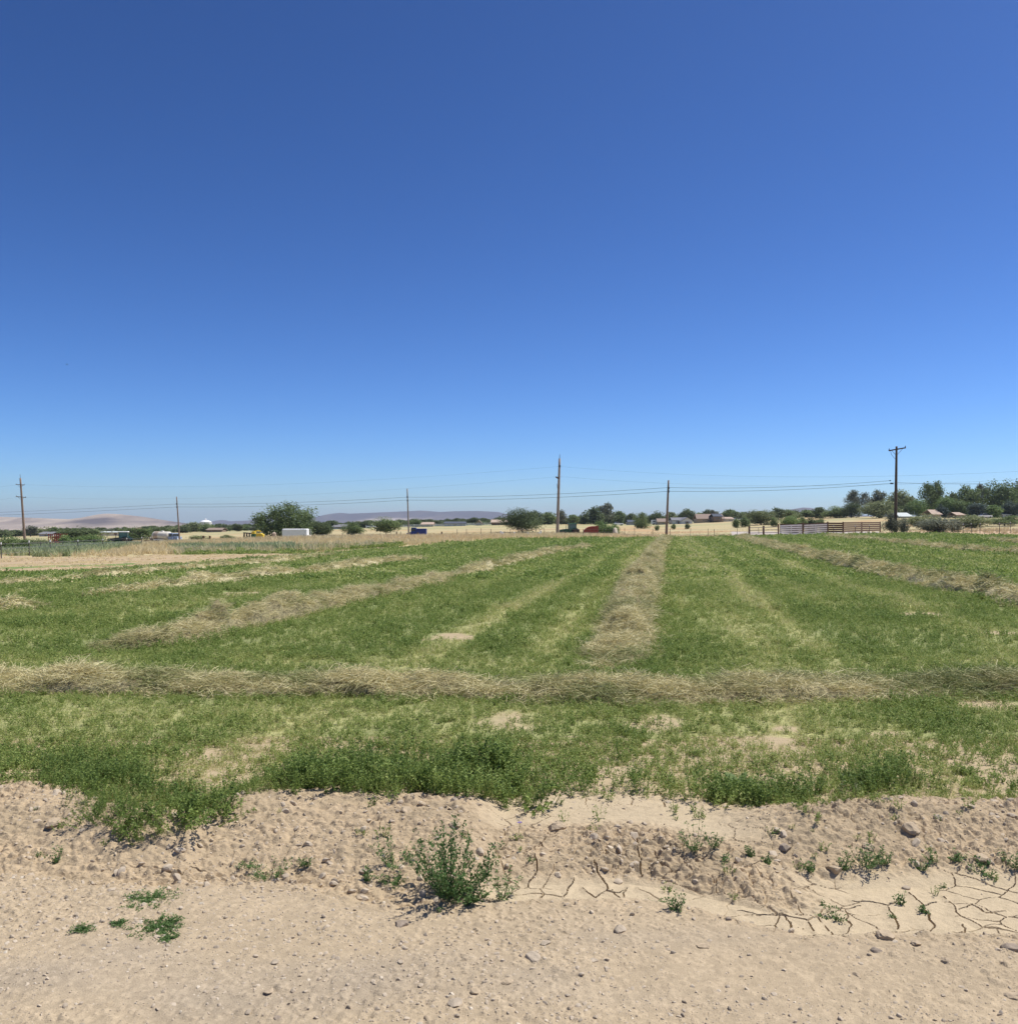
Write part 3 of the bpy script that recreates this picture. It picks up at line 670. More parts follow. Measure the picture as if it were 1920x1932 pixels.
sc = np.where(px < 1040, r.uniform(.30, .90, len(X)) * (.70 + .35 * sst(470, 620, px)) * (.8 + .45 * fbm(X * 3.1, Y * 3.1, 2, 185)), r.uniform(.35, .75, len(X)))
sc *= np.where(dist < -.06, 1.45, 1)
print('tall sprigs', len(X))
for i, p in enumerate(P_TALL): p.name = 'tall_sprig_%02d' % i
prop(scatter('tall_alfalfa', np.stack([X, Y, ground(X, Y)], 1), P_TALL, sc, r.random(len(X)) * 6.28, None, np.stack([r.normal(.30, .2, len(X)) * (dist < .15) + .35 * (dist < -.08), r.normal(0, .15, len(X))], 1),
     np.clip(.06 + .28 * r.random(len(X)) + .2 * fbm(X * 3, Y * 3, 2, 184), 0, 1)), 'dark uncut alfalfa hanging over the edge of the ditch bank', 'grass')

# straw grass beyond the field, green weeds by the left fence
def belt(n, y0, y1, seed, pxr, x_spread=.60):
    r = np.random.default_rng(seed); Y = np.sqrt(r.random(n) * (y1 ** 2 - y0 ** 2) + y0 ** 2); px = r.uniform(pxr[0], pxr[1], n)
    return gx(px, Y), Y, r
X, Y, r = belt(60000, 48, 240, 21, (-60, 1980))
px, py, fe, te, _ = zone(X, Y)
tall = np.interp(px, [0, 60, 330, 560, 760, 900, 1050, 1200, 1330, 1500, 1700, 1920], [.55, .5, .8, .95, .8, .55, .75, .6, .45, .3, .55, .6])
d = np.interp(py, [996, 1003, 1009, 1014], [.10, .22, .55, .9]) * np.where(px < 1180, 1, .5)
d *= np.where((px > 1380) & (px < 1640) & (py > 1002), .15, 1) * np.where((px > 1640) & (py > 1002) & (px < 1800), .35, 1)
gw = (px < 250) & (py > np.interp(px, [0, 60, 250], [1036, 1034, 1031])) & (py < np.interp(px, [0, 60, 130, 250], [1046, 1051, 1050, 1034]))
gw |= (px > 330) & (px < 560) & (py > 1034) & (py < 1040)
k = (py < te - .5) & (r.random(len(X)) < d) & ~gw
k &= ~((px > 490) & (px < 590) & (Y > 150) & (Y < 172)) 
Xs, Ys, tl, pxs = X[k], Y[k], tall[k], px[k]
X4, Y4, r4 = belt(9000, 34, 112, 29, (-60, 900)); p4, q4, f4, t4, _ = zone(X4, Y4)
g4 = (q4 < f4 - .6) & (q4 > t4) & (fbm(X4 * .25, Y4 * .9, 3, 195) > .05)
Xs = np.concatenate([Xs, X4[g4]]); Ys = np.concatenate([Ys, Y4[g4]]); pxs = np.concatenate([pxs, p4[g4]]); tl = np.concatenate([tl, np.full(g4.sum(), .16)])
sc = np.where(Ys < 170, 1, .6) * tl * r.uniform(.45, 1.0, len(Xs)) * np.where(Ys < 90, .75, 1.0)
sc3 = np.stack([np.maximum(sc, .28) * 1.1, np.maximum(sc, .28) * 1.1, sc], 1)
for i, p in enumerate(P_STRAW): p.name = 'straw_tuft_%02d' % i
tint = np.clip(.35 + .45 * r.random(len(Xs)) - .25 * sst(.1, .5, fbm(Xs * .08, Ys * .05, 3, 191)) - .22 * (pxs > 1330), 0, 1)
prop(scatter('dry_grass', np.stack([Xs, Ys, ground(Xs, Ys)], 1), P_STRAW, sc3, r.random(len(Xs)) * 6.28, None, None, tint), 'tall straw coloured dry grass between the field and the pasture', 'grass')
k = gw & (py < te - .5); Xs, Ys = X[k], Y[k]
k2 = np.zeros(0)
X2, Y2, r2 = belt(9000, 60, 135, 23, (-40, 260)); p2, q2, f2, t2, _ = zone(X2, Y2)
g2 = (q2 > np.interp(p2, [0, 60, 250], [1035, 1033, 1030])) & (q2 < np.interp(p2, [0, 60, 130, 250], [1046, 1051, 1050, 1034])) & (fbm(X2 * .2, Y2 * .1, 2, 192) > -.25)
Xs = np.concatenate([Xs, X2[g2]]); Ys = np.concatenate([Ys, Y2[g2]])
sc = rng.uniform(.5, 1.0, len(Xs))
for i, p in enumerate(P_WEED): p.name = 'weed_tuft_%02d' % i
prop(scatter('green_weeds', np.stack([Xs, Ys, ground(Xs, Ys)], 1), P_WEED, sc, rng.random(len(Xs)) * 6.28, None, None, rng.random(len(Xs)) * .8), 'pale green weeds growing along the fence on the left', 'weeds')
print('straw', k.sum(), 'weeds', len(Xs))

# ------------------------------------------------------------------ gravel and clods
def ico():
    t = (1 + 5 ** .5) / 2
    V = np.array([(-1, t, 0), (1, t, 0), (-1, -t, 0), (1, -t, 0), (0, -1, t), (0, 1, t), (0, -1, -t), (0, 1, -t), (t, 0, -1), (t, 0, 1), (-t, 0, -1), (-t, 0, 1)], float)
    Fc = [(0, 11, 5), (0, 5, 1), (0, 1, 7), (0, 7, 10), (0, 10, 11), (1, 5, 9), (5, 11, 4), (11, 10, 2), (10, 7, 6), (7, 1, 8), (3, 9, 4), (3, 4, 2), (3, 2, 6), (3, 6, 8), (3, 8, 9), (4, 9, 5), (2, 4, 11), (6, 2, 10), (8, 6, 7), (9, 8, 1)]
    return V / np.linalg.norm(V[0]), Fc
def subdiv(V, Fc):
    V = [tuple(v) for v in V]; cache = {}; out = []
    def mid(a, b):
        k = (min(a, b), max(a, b))
        if k not in cache:
            m = (np.array(V[a]) + np.array(V[b])); m /= np.linalg.norm(m); V.append(tuple(m)); cache[k] = len(V) - 1
        return cache[k]
    for a, b, c in Fc:
        x, y, z = mid(a, b), mid(b, c), mid(c, a); out += [(a, x, z), (b, y, x), (c, z, y), (x, y, z)]
    return np.array(V), out
def rock_shape(seed, level, flatz=.6, rough=.22, cuts=7):
    r = np.random.default_rng(seed); V, Fc = ico()
    for _ in range(level): V, Fc = subdiv(V, Fc)
    V = V * (1 + rough * r.normal(0, .35, (len(V), 1)))
    for _ in range(cuts):                                   # broken faces
        n = r.normal(size=3); n /= np.linalg.norm(n); h = r.uniform(.55, .85); dd = V @ n - h
        V = V - np.where(dd > 0, dd, 0)[:, None] * n
    V = V * np.array([r.uniform(.8, 1.15), r.uniform(.7, 1), flatz])
    return V, np.array(Fc)
P_PEB = []
for i in range(7):
    V, Fc = rock_shape(400 + i, 1, .40 + .05 * i, .2, 6)
    P_PEB.append(mesh_np('pebble_%02d' % i, V, Fc, M['pebble'], attrs={'var': np.full(len(V), .5)}, linked=False))
r = np.random.default_rng(31)
n = 70000; Y = np.sqrt(r.random(n) * (5.3 ** 2 - 2.75 ** 2) + 2.75 ** 2); X = (r.random(n) * 2 - 1) * (.6 * Y + .5)
_, silt, bankm, tt = near_z(X, Y, False)
lines = sst(-.25, .35, fbm(X * .8, Y * 2.0, 3, 201))
k = (tt < .05) & (r.random(n) < .25 + .75 * lines); X, Y = X[k], Y[k]
sz = .0021 * (1 - r.random(len(X))) ** -.48; sz = np.minimum(sz, .014)
Zg = base_z(X, Y) + near_z(X, Y, True)[0]
prop(scatter('gravel', np.stack([X, Y, Zg - sz * .12], 1), P_PEB, sz, r.random(len(X)) * 6.28, None, r.normal(0, .5, (len(X), 2)), np.clip(r.normal(.42, .24, len(X)), 0, 1)), 'small stones and crumbs strewn over the dirt road', 'gravel')
n = 24000; X = r.uniform(-3.6, 3.6, n); Y = r.uniform(3.6, 6.3, n)
_, silt, bankm, tt = near_z(X, Y, False)
k = (r.random(n) < bankm * (1 - .97 * silt) * (.3 + .7 * sst(-.2, .3, fbm(X * 2, Y * 3, 3, 203)))) & (tt > -.1) & (tt < 1.15); X, Y = X[k], Y[k]
sz = np.minimum(.0036 * (1 - r.random(len(X))) ** -.52, .030)
Zg = base_z(X, Y) + near_z(X, Y, True)[0]
prop(scatter('dirt_clods', np.stack([X, Y, Zg - sz * .1], 1), P_PEB, sz, r.random(len(X)) * 6.28, None, r.normal(0, .6, (len(X), 2)), np.clip(r.normal(.5, .1, len(X)), 0, 1)), 'crumbled dry clods covering the ditch bank', 'clods')

n = 900; X = r.uniform(-3.4, 3.4, n); Y = r.uniform(3.9, 5.9, n); _, silt, bankm, tt = near_z(X, Y, False); px_ = proj(X, Y)[0]
k = (tt > .12) & (tt < 1.3) & (r.random(n) < .10 + .75 * ((tt > .6) & (px_ > 900)) * sst(-.2, .3, fbm(X * 3, Y * 3, 2, 205)) + .25 * ((tt > .3) & (px_ < 760)) * sst(0, .3, fbm(X * 3, Y * 3, 2, 206))); X, Y = X[k], Y[k]
prop(scatter('seedlings', np.stack([X, Y, base_z(X, Y) + near_z(X, Y, True)[0]], 1), P_ALF, r.uniform(.22, .62, len(X)), r.random(len(X)) * 6.28, None, None, r.random(len(X)) * .35), 'small green seedlings sprinkled over the bank and the pale silt', 'seedlings')
# single stones: photo pixel, size in photo pixels, kind, label
STONES = [
    (757, 1742, 34, 'd', 'dark pointed stone lying on the road left of the leafy plant'), (1168, 1752, 30, 's', 'square-edged stone with a dark face on the road below the long crack'),
    (1028, 1777, 26, 's', 'small brown stone at the upper end of a flat slab on the road'), (1003, 1803, 40, 's', 'flat tan slab of stone in the middle of the road'),
    (860, 1890, 34, 's', 'brown wedge-shaped stone nearest the bottom edge of the road'), (1650, 1792, 26, 'd', 'dark round clod on the road just under the pale cracked silt'),
    (1668, 1764, 40, 'c', 'broken dirt lump with a dark hollow at the lower rim of the silt'), (1724, 1778, 24, 'c', 'half-buried pale clod beside the lower rim of the silt'),
    (1780, 1810, 24, 'c', 'rounded pale clod on the road below the half-buried one'), (1905, 1786, 40, 'd', 'dark lumpy stone at the right edge of the road'),
    (1908, 1872, 36, 'c', 'large flat clod at the lower right corner of the road'), (680, 1692, 26, 'c', 'pale clod at the foot of the bank left of the leafy plant'),
    (838, 1688, 20, 'c', 'pale round clod touching the base of the leafy plant'), (818, 1696, 26, 'c', 'flat pale clod beside the base of the leafy plant'),
    (756, 1812, 16, 's', 'small tan stone on the road below the dark pointed stone'), (838, 1796, 15, 's', 'small pale stone between the dark pointed stone and the flat slab'),
    (896, 1866, 20, 'c', 'pale rounded stone right above the wedge-shaped stone'), (957, 1848, 26, 'c', 'pale flat stone low in the middle of the road'),
    (1110, 1897, 15, 's', 'small white-sided pebble near the bottom of the road'), (1074, 1897, 18, 'c', 'yellowish stone beside the small white-sided pebble'),
    (806, 1918, 18, 'c', 'ochre stone at the very bottom of the road'), (312, 1818, 18, 'c', 'tan stone on the left part of the road under the weed mats'),
    (520, 1814, 20, 's', 'tan stone halfway across the left part of the road'), (510, 1866, 22, 'c', 'pale flat clod low on the left part of the road'),
    (470, 1906, 20, 's', 'brown stone near the bottom of the left part of the road'), (525, 1916, 18, 'd', 'dark chip of stone at the bottom of the left part of the road'),
    (104, 1540, 34, 'c', 'big clod on top of the bank at the far left'), (172, 1550, 22, 'c', 'clod at the left end of the overhanging alfalfa'),
    (1048, 1560, 32, 'c', 'brown boulder-like clod on the pale silt behind the leafy plant'), (766, 1532, 26, 'c', 'round clod on the bank top under the tall alfalfa'),
    (796, 1528, 20, 'c', 'smaller round clod next to the round one on the bank top'), (857, 1547, 24, 'c', 'clod standing up behind the tip of the leafy plant'),
    (1480, 1572, 30, 'd', 'dark-mouthed clod at the left end of the crumbly ridge'), (1572, 1598, 28, 'c', 'pale clod in the middle of the crumbly ridge'),
    (1715, 1552, 40, 'c', 'largest clod on the crest of the crumbly ridge'), (1845, 1580, 30, 'c', 'clod on the crumbly ridge towards the right edge'),
    (1635, 1566, 24, 'c', 'squat clod on the crest left of the largest one'), (1373, 1732, 18, 'd', 'thin dark-edged stone at the left tip of the silt'),
    (1416, 1737, 14, 's', 'orange pebble beside the thin dark-edged stone'), (1325, 1782, 30, 'c', 'broad pale stone sunk in the road below the silt tip'),
    (1120, 1808, 22, 's', 'tan pebble right of the flat slab'), (1370, 1858, 14, 's', 'small white stone low on the right part of the road'),
    (1612, 1836, 16, 'c', 'cream flake of stone on the right part of the road'), (1810, 1858, 14, 's', 'small dark pebble near the large flat clod'), (1622, 1440, 13, 'w', 'white chip of rock in the grass beyond the ridge')]
M['stone_white'] = mat('white_chip', (.72, .68, .60), .8, .1)
def micro_z(x, y):
    z = base_z(np.array([x]), np.array([y])) + near_z(np.array([x]), np.array([y]), y < 6.6)[0] * float(1 - sst(6.1, 6.85, y))
    return float(z[0])
for i, (px, py, sz, k, lab) in enumerate(STONES):
    x, y = flat(px, py); z = micro_z(x, y); s = sz * y / F_PX * .5
    x, y = flat(px, py + z * F_PX / y); z = micro_z(x, y)
    V, Fc = rock_shape(500 + i, 2 if sz > 22 else 1, .46 if k != 'c' else .55, .10 if k != 'c' else .2, 12 if k != 'c' else 7)
    if 'flat' in lab or 'slab' in lab or 'broad' in lab: V = V * np.array([1, 1, .5])
    o = mesh_np('clod' if k == 'c' else 'stone', V * s, Fc, M[dict(d='stone_dark', s='stone', c='clod', w='stone_white')[k]])
    o.location = (x, y, z + s * .06); o.rotation_euler = (0, 0, i * 1.7)
    prop(o, lab, 'clod' if k == 'c' else 'stone', 'clods on the bank and road' if k == 'c' else 'stones on the dirt road')

# ------------------------------------------------------------------ windrows of hay
def windrow(pts, hw, hh, label, seed, dens, far=False, green=.15, end_taper=.8):
    P = np.array([at(*p) for p in pts]); P = P[np.argsort(np.arange(len(P)))]
    seg = np.hypot(*np.diff(P, axis=0).T); S = np.concatenate([[0], np.cumsum(seg)]); L = S[-1]
    st = .09 if not far else .3; n = max(8, int(L / st)); s = np.linspace(0, L, n)
    cx = np.interp(s, S, P[:, 0]); cy = np.interp(s, S, P[:, 1])
    cx = np.convolve(np.pad(cx, 6, 'edge'), np.ones(13) / 13, 'valid'); cy = np.convolve(np.pad(cy, 6, 'edge'), np.ones(13) / 13, 'valid')
    cx = cx + .10 * fbm(s * .6, s * 0, 3, seed + 3); 
    tx = np.gradient(cx); ty = np.gradient(cy); q = np.hypot(tx, ty) + 1e-9; nx_, ny_ = -ty / q, tx / q
    u = np.linspace(-1, 1, 15)
    et = np.minimum(np.clip(s / end_taper, 0, 1), np.clip((L - s) / end_taper, 0, 1)) ** .6 if end_taper else np.ones(n)
    wv = hw * (1 + .45 * fbm(s * .7, s * 0, 3, seed)) * (.55 + .45 * et); hv = hh * (1 + .75 * fbm(s * 1.3, s * 0 + 4, 3, seed + 1)) * et
    U, _ = np.meshgrid(u, s); 
    XX = cx[:, None] + nx_[:, None] * U * wv[:, None]; YY = cy[:, None] + ny_[:, None] * U * wv[:, None]
    prof = np.clip(1 - np.abs(U) ** 2.2, 0, 1) ** .75
    HH = hv[:, None] * prof * (1 + (.45 if far else .8) * fbm(XX * 3.4, YY * 3.4, 2, seed + 2) + (.25 if far else .5) * fbm(XX * 9, YY * 9, 2, seed + 5)) 
    edge = np.abs(U) > .97
    ZZ = ground(XX.ravel(), YY.ravel()).reshape(XX.shape) + np.where(edge, -.05, HH)
    V = np.stack([XX.ravel(), YY.ravel(), ZZ.ravel()], 1); m = len(u)
    o0 = np.array([cx[n // 2], cy[n // 2], gz(cx[n // 2], cy[n // 2])])
    i = (np.arange(n - 1)[:, None] * m + np.arange(m - 1)[None]).ravel()
    th = empty('hay_windrow', tuple(o0), label, 'hay row', 'windrows of raked hay')
    mesh_np('hay_heap', V - o0, np.stack([i, i + 1, i + m + 1, i + m], 1), M['hay_base_far' if far else 'hay_base'], th, smooth=True)
    r = np.random.default_rng(seed + 50); k = int(L * 2 * hw * dens * 1.12)
    a = r.random(k) * (n - 1.001); b0 = r.normal(.5, .25, k); b = np.clip(b0 * (m - 1.001), 0, m - 1.001); ex = (np.clip(b0, -.3, 1.3) - np.clip(b0, 0, 1)) * 2
    ia = a.astype(int); ib = b.astype(int); fa = (a - ia)[:, None]; fb = (b - ib)[:, None]
    G = V.reshape(n, m, 3); Q = (G[ia, ib] * (1 - fa) * (1 - fb) + G[ia + 1, ib] * fa * (1 - fb) + G[ia, ib + 1] * (1 - fa) * fb + G[ia + 1, ib + 1] * fa * fb)
    Q[:, 0] += nx_[ia] * wv[ia] * ex; Q[:, 1] += ny_[ia] * wv[ia] * ex
    Q[:, 2] = np.where(np.abs(ex) > .01, ground(Q[:, 0], Q[:, 1]) + .03, Q[:, 2])
    Q[:, 2] = np.maximum(Q[:, 2], ground(Q[:, 0], Q[:, 1]) + .01)
    keep = r.random(k) < .42 + .58 * sst(-.35, .25, fbm(Q[:, 0] * 1.9, Q[:, 1] * 2.6, 3, seed + 9)); Q = Q[keep]; k = len(Q)
    gr = sst(-.05, .45, fbm(Q[:, 0] * 1.4, Q[:, 1] * 1.9, 3, seed + 7))
    tint = np.clip(.60 + .30 * (r.random(k) - .35) - (.42 + green) * gr * r.uniform(.4, 1.2, k) - .12 * r.random(k), 0, 1)
    sc = r.uniform(.7, 1.25, k) * (1 if not far else np.clip(1 + (Q[:, 1] - 25) * .012, 1, 1.9))
    pc = P_HAYF if far else P_HAY
    h = scatter('hay_stems', Q - o0, pc, sc, r.random(k) * 6.28, None, r.normal(0, .24 if not far else .38, (k, 2)), tint, th)
    return th
for i, p in enumerate(P_HAY): p.name = 'hay_wisp_%02d' % i
for i, p in enumerate(P_HAYF): p.name = 'far_hay_wisp_%02d' % i
windrow([(-220, 1296), (0, 1297), (250, 1300), (480, 1303), (700, 1303), (950, 1311), (1250, 1318), (1500, 1309), (1700, 1301), (2140, 1305)], .37, .095, 'long row of raked hay lying straight across the front of the field', 600, 330, green=.42, end_taper=0)
windrow([(1158, 1246), (1176, 1210), (1196, 1140), (1214, 1092), (1232, 1056)], .44, .27, 'wide near half of the straight hay row running up the middle of the field', 610, 260, end_taper=3.0).name = 'hay_windrow'
windrow([(1150, 1268), (1165, 1240), (1176, 1214)], .40, .06, 'thin scattered hay trailing off the near end of the middle hay row', 613, 130, end_taper=1.0)
windrow([(1231.5, 1057), (1243, 1036), (1251, 1026), (1257, 1019)], .46, .27, 'far half of the middle hay row, ending under the bare pole', 616, 26, far=True, end_taper=.4)
windrow([(165, 1232), (330, 1212), (450, 1184), (600, 1150), (800, 1105), (860, 1090)], .33, .20, 'bushy hay row slanting up from the left above the crosswise row', 620, 240, end_taper=2.5)
windrow([(862, 1089.5), (950, 1068), (1000, 1056), (1050, 1045), (1110, 1036)], .33, .19, 'far thin end of the bushy slanting hay row', 626, 30, far=True)
windrow([(140, 1130), (300, 1113), (450, 1097), (600, 1081), (700, 1069), (800, 1056)], .42, .19, 'hay row left of the bushy one, thin and even', 630, 36, far=True, end_taper=4)
windrow([(-90, 1160), (0, 1151), (60, 1146), (108, 1141)], .45, .18, 'short stub of hay row at the left edge of the field', 640, 60, far=True, end_taper=1.2)
windrow([(-80, 1109), (60, 1102), (150, 1096), (260, 1087), (420, 1072), (560, 1059), (640, 1050)], .38, .15, 'low faint hay row nearest the dirt track', 650, 26, far=True, end_taper=3)
windrow([(2080, 1172), (1920, 1137), (1760, 1106), (1600, 1071), (1500, 1046), (1440, 1030), (1398, 1019)], .50, .25, 'thick hay row curving down to the right edge of the field', 660, 75, far=True, end_taper=1)
windrow([(2040, 1064), (1920, 1049), (1800, 1039), (1700, 1028), (1600, 1019), (1560, 1015)], .5, .22, 'second hay row from the right, in front of the white gate', 670, 26, far=True, end_taper=2)
windrow([(2020, 1038), (1920, 1027), (1865, 1022)], .5, .2, 'short hay row farthest to the right', 680, 26, far=True, end_taper=2)

# ------------------------------------------------------------------ single plants at the roadside
def plant_parts(seed, n_st, h, spread, per, ln, lean, wdir=(0, 0), upright=.5):
    r = np.random.default_rng(seed); a = r.random(n_st) * 6.283; q = np.sqrt(r.random(n_st))
    P0 = np.stack([q * spread * .18 * np.cos(a), q * spread * .18 * np.sin(a), np.full(n_st, -.01)], 1)
    hh = h * r.uniform(.5, 1.05, n_st) * (1 - .35 * q)
    P2 = P0 + np.stack([np.cos(a) * q * spread + wdir[0] * q, np.sin(a) * q * spread + wdir[1], hh], 1)
    P1 = P0 * .45 + P2 * .55 + np.stack([np.cos(a) * 0, np.sin(a) * 0, -.10 * hh * lean], 1)
    sv = ribbons(P0, P1, P2, np.full(n_st, .0016), r)
    t = r.random((n_st, per)) ** .7; k = np.repeat(np.arange(n_st), per); t = t.ravel()
    c = (1 - t)[:, None] ** 2 * P0[k] + (2 * t * (1 - t))[:, None] * P1[k] + (t ** 2)[:, None] * P2[k] + r.normal(0, ln * .35, (len(k), 3))
    c[:, 2] = np.maximum(c[:, 2], .002)
    d = r.normal(size=(len(k), 3)); d[:, 2] = np.abs(d[:, 2]) * upright + .1; up = r.normal(size=(len(k), 3)) * .6 + np.array([0, 0, 1.0])
    lv = leaf_quads(c, d, up, ln * r.uniform(.7, 1.35, len(k)), ln * r.uniform(.18, .30, len(k)))
    return sv, lv, np.repeat(r.random(len(k)), 4)
def plant(px, py, seed, n_st, hpx, wpx, per, ln, label, name='weed', cat='weed', group=None, lean=1.0, wdir=(0, 0), upright=.5, m='plant'):
    x, y = flat(px, py); z = micro_z(x, y) if y < 6.8 else gz(x, y); x, y = flat(px, py + z * F_PX / y); z = micro_z(x, y)
    k = y / F_PX; th = empty(name, (x, y, z), label, cat, group)
    sv, lv, va = plant_parts(seed, n_st, hpx * k, wpx * k / 2, per, ln, lean, wdir, upright)
    mesh_np('stems', sv[0], sv[1], M['plant_stem'], th)
    mesh_np('leaves', lv[0], lv[1], M[m], th, attrs={'var': va})
    return th
big = plant(850, 1692, 700, 46, 155, 185, 58, .0175, 'large leafy alfalfa plant standing alone in the ditch', 'alfalfa_plant', 'plant', upright=.9)
plant(880, 1700, 701, 16, 60, 110, 40, .017, 'low dark sprig at the foot of the large alfalfa plant', 'alfalfa_plant', 'plant')
plant(945, 1690, 702, 9, 85, 90, 22, .016, 'thin sprig leaning right of the large alfalfa plant', 'alfalfa_plant', 'plant', wdir=(.07, .0))
plant(745, 1615, 703, 14, 75, 100, 26, .015, 'loose sprig on the bank up left of the large alfalfa plant', 'alfalfa_plant', 'plant')
for px, py, h, wd, ns, lab in [
        (510, 1652, 55, 80, 16, 'bushy weed on the bank face left of the large alfalfa plant'), (580, 1640, 30, 36, 6, 'small weed right of the bushy one on the bank face'),
        (470, 1640, 24, 44, 6, 'thin weed left of the bushy one on the bank face'), (692, 1660, 34, 36, 8, 'small weed left of the large alfalfa plant'),
        (735, 1674, 22, 60, 12, 'flat weed touching the left foot of the large alfalfa plant'), (830, 1718, 16, 16, 4, 'tiny weed on the road below the large alfalfa plant'),
        (1000, 1618, 18, 24, 4, 'tiny weed on the pale silt right of the large plant'), (1273, 1716, 46, 38, 12, 'blue-green weed at the edge of the road in the middle'),
        (1240, 1692, 12, 40, 5, 'faint flat weed left of the blue-green one'), (1310, 1602, 66, 56, 13, 'tufted weed at the left end of the crumbly ridge'),
        (1345, 1600, 48, 44, 9, 'second tufted weed at the left end of the crumbly ridge'), (1372, 1622, 28, 26, 5, 'little weed below the tufted pair on the bank'),
        (1416, 1606, 30, 26, 6, 'single weed under the dark-mouthed clod'), (1525, 1636, 36, 30, 8, 'star-shaped weed left of the broad weed on the ridge'),
        (1445, 1622, 26, 24, 5, 'small weed between the dark-mouthed clod and the star-shaped one'), (1590, 1632, 42, 36, 9, 'dark weed touching the left side of the broad one'),
        (1632, 1642, 54, 70, 18, 'broad green weed in the middle of the crumbly ridge'), (1665, 1628, 50, 44, 12, 'tall weed on the right side of the broad one'),
        (1732, 1654, 36, 40, 8, 'dark weed above the pale cracked silt'), (1755, 1628, 30, 36, 6, 'weed clinging to the ridge above the silt'), (1803, 1632, 30, 38, 7, 'pale weed on the ridge toward the right edge'),
        (1850, 1658, 26, 40, 7, 'low weed on the slope near the right edge'), (1908, 1652, 44, 56, 12, 'leafy weed at the right edge on the slope'), (1845, 1618, 30, 36, 6, 'upper weed at the right edge of the ridge'),
        (1696, 1704, 34, 20, 5, 'lone weed on the pale silt above a crack'), (1740, 1720, 24, 18, 4, 'lone weed on the pale silt right of the crack'), (1681, 1730, 16, 16, 4, 'tiny weed low on the pale silt'),
        (1570, 1732, 30, 60, 7, 'sparse trailing weed at the left of the pale silt'), (1548, 1712, 14, 18, 3, 'tiny weed on the long crack'), (1780, 1670, 16, 20, 4, 'tiny weed at the top of the pale silt'),
        (108, 1610, 40, 30, 7, 'thin dark weed on the bank at the far left'), (72, 1604, 18, 26, 5, 'tiny weed beside the thin dark one at the far left')]:
    plant(px, py, 710 + px, max(ns, 4), h, wd, 18 if h > 20 else 12, .014 if h > 20 else .010, lab, group='weeds on the ditch bank')
for px, py, h, wd, ns, per, lab in [(285, 1697, 12, 100, 60, 26, 'upper green mat of creeping weed on the left of the road'), (298, 1748, 12, 104, 64, 26, 'lower green mat of creeping weed on the left of the road'),
                               (160, 1752, 10, 50, 22, 14, 'greyish sparse mat of weed left of the green mats'), (228, 1741, 8, 34, 16, 14, 'small mat of weed touching the lower green mat'), (318, 1768, 8, 38, 16, 14, 'smallest mat of weed under the lower green mat')]:
    plant(px, py, 800 + px, ns, h, wd, per, .011, lab, 'creeping_weed', 'weed', 'mats of weed on the road', upright=.3)
# broad-leaved dock and thistle-like tall stems in the field
x, y = flat(1390, 1492); z = gz(x, y); th = empty('broadleaf_weed', (x, y, z), 'bright broad-leaved weed in the grass right of the middle', 'weed')
r = np.random.default_rng(77); nl = 26; a = r.random(nl) * 6.283
for j in range(nl):
    ln = r.uniform(.10, .19); e = r.uniform(.5, 1.1); d = np.array([math.cos(a[j]) * math.cos(e), math.sin(a[j]) * math.cos(e), math.sin(e)]); s = np.array([-math.sin(a[j]), math.cos(a[j]), 0])
    t = np.array([0, .25, .5, .75, 1.0]); wv = np.array([.006, .018, .026, .020, .002]); cc = d[None] * t[:, None] * ln + np.array([0, 0, -1])[None] * (t ** 2)[:, None] * ln * .35
    V = np.stack([cc - s * wv[:, None], cc + np.array([0, 0, -.006]), cc + s * wv[:, None]], 1).reshape(-1, 3)
    Fq = np.array([(3 * i + q, 3 * i + q + 1, 3 * i + q + 4, 3 * i + q + 3) for i in range(4) for q in (0, 1)])
    mesh_np('leaf', V, Fq, M['tree_bright'], th, attrs={'var': np.full(len(V), r.random())}, smooth=True)
for px, py, h, lab in [(1590, 1515, 62, 'pale tall seed stalk standing in the grass above the ridge'), (1610, 1512, 54, 'second pale seed stalk right of the tallest'), (1790, 1490, 36, 'leaning pale seed stalk near the right edge'), (1010, 1490, 60, 'pale stalk rising from the tall alfalfa at its right end')]:
    plant(px, py, 900 + px, 3, h, 18, 16, .012, lab, 'seed_stalk', 'weed', 'pale seed stalks in the grass', m='tree_olive')
x, y = flat(978, 1585); z = micro_z(x, y); th = empty('wildflower', (x, y, z), 'small violet flower on the pale silt right of the large plant', 'flower')
MB().tube([(0, 0, 0), (.004, 0, .03), (.006, 0, .06)], .0014, 5).build('stem', M['plant_stem'], th)
for j in range(6):
    a = j * 1.047; mesh_np('petal', np.array([(.006, 0, .06), (.006 + .010 * math.cos(a - .4), .010 * math.sin(a - .4), .066), (.006 + .017 * math.cos(a), .017 * math.sin(a), .064), (.006 + .010 * math.cos(a + .4), .010 * math.sin(a + .4), .066)]), np.array([[0, 1, 2, 3]]), M['petal'], th)

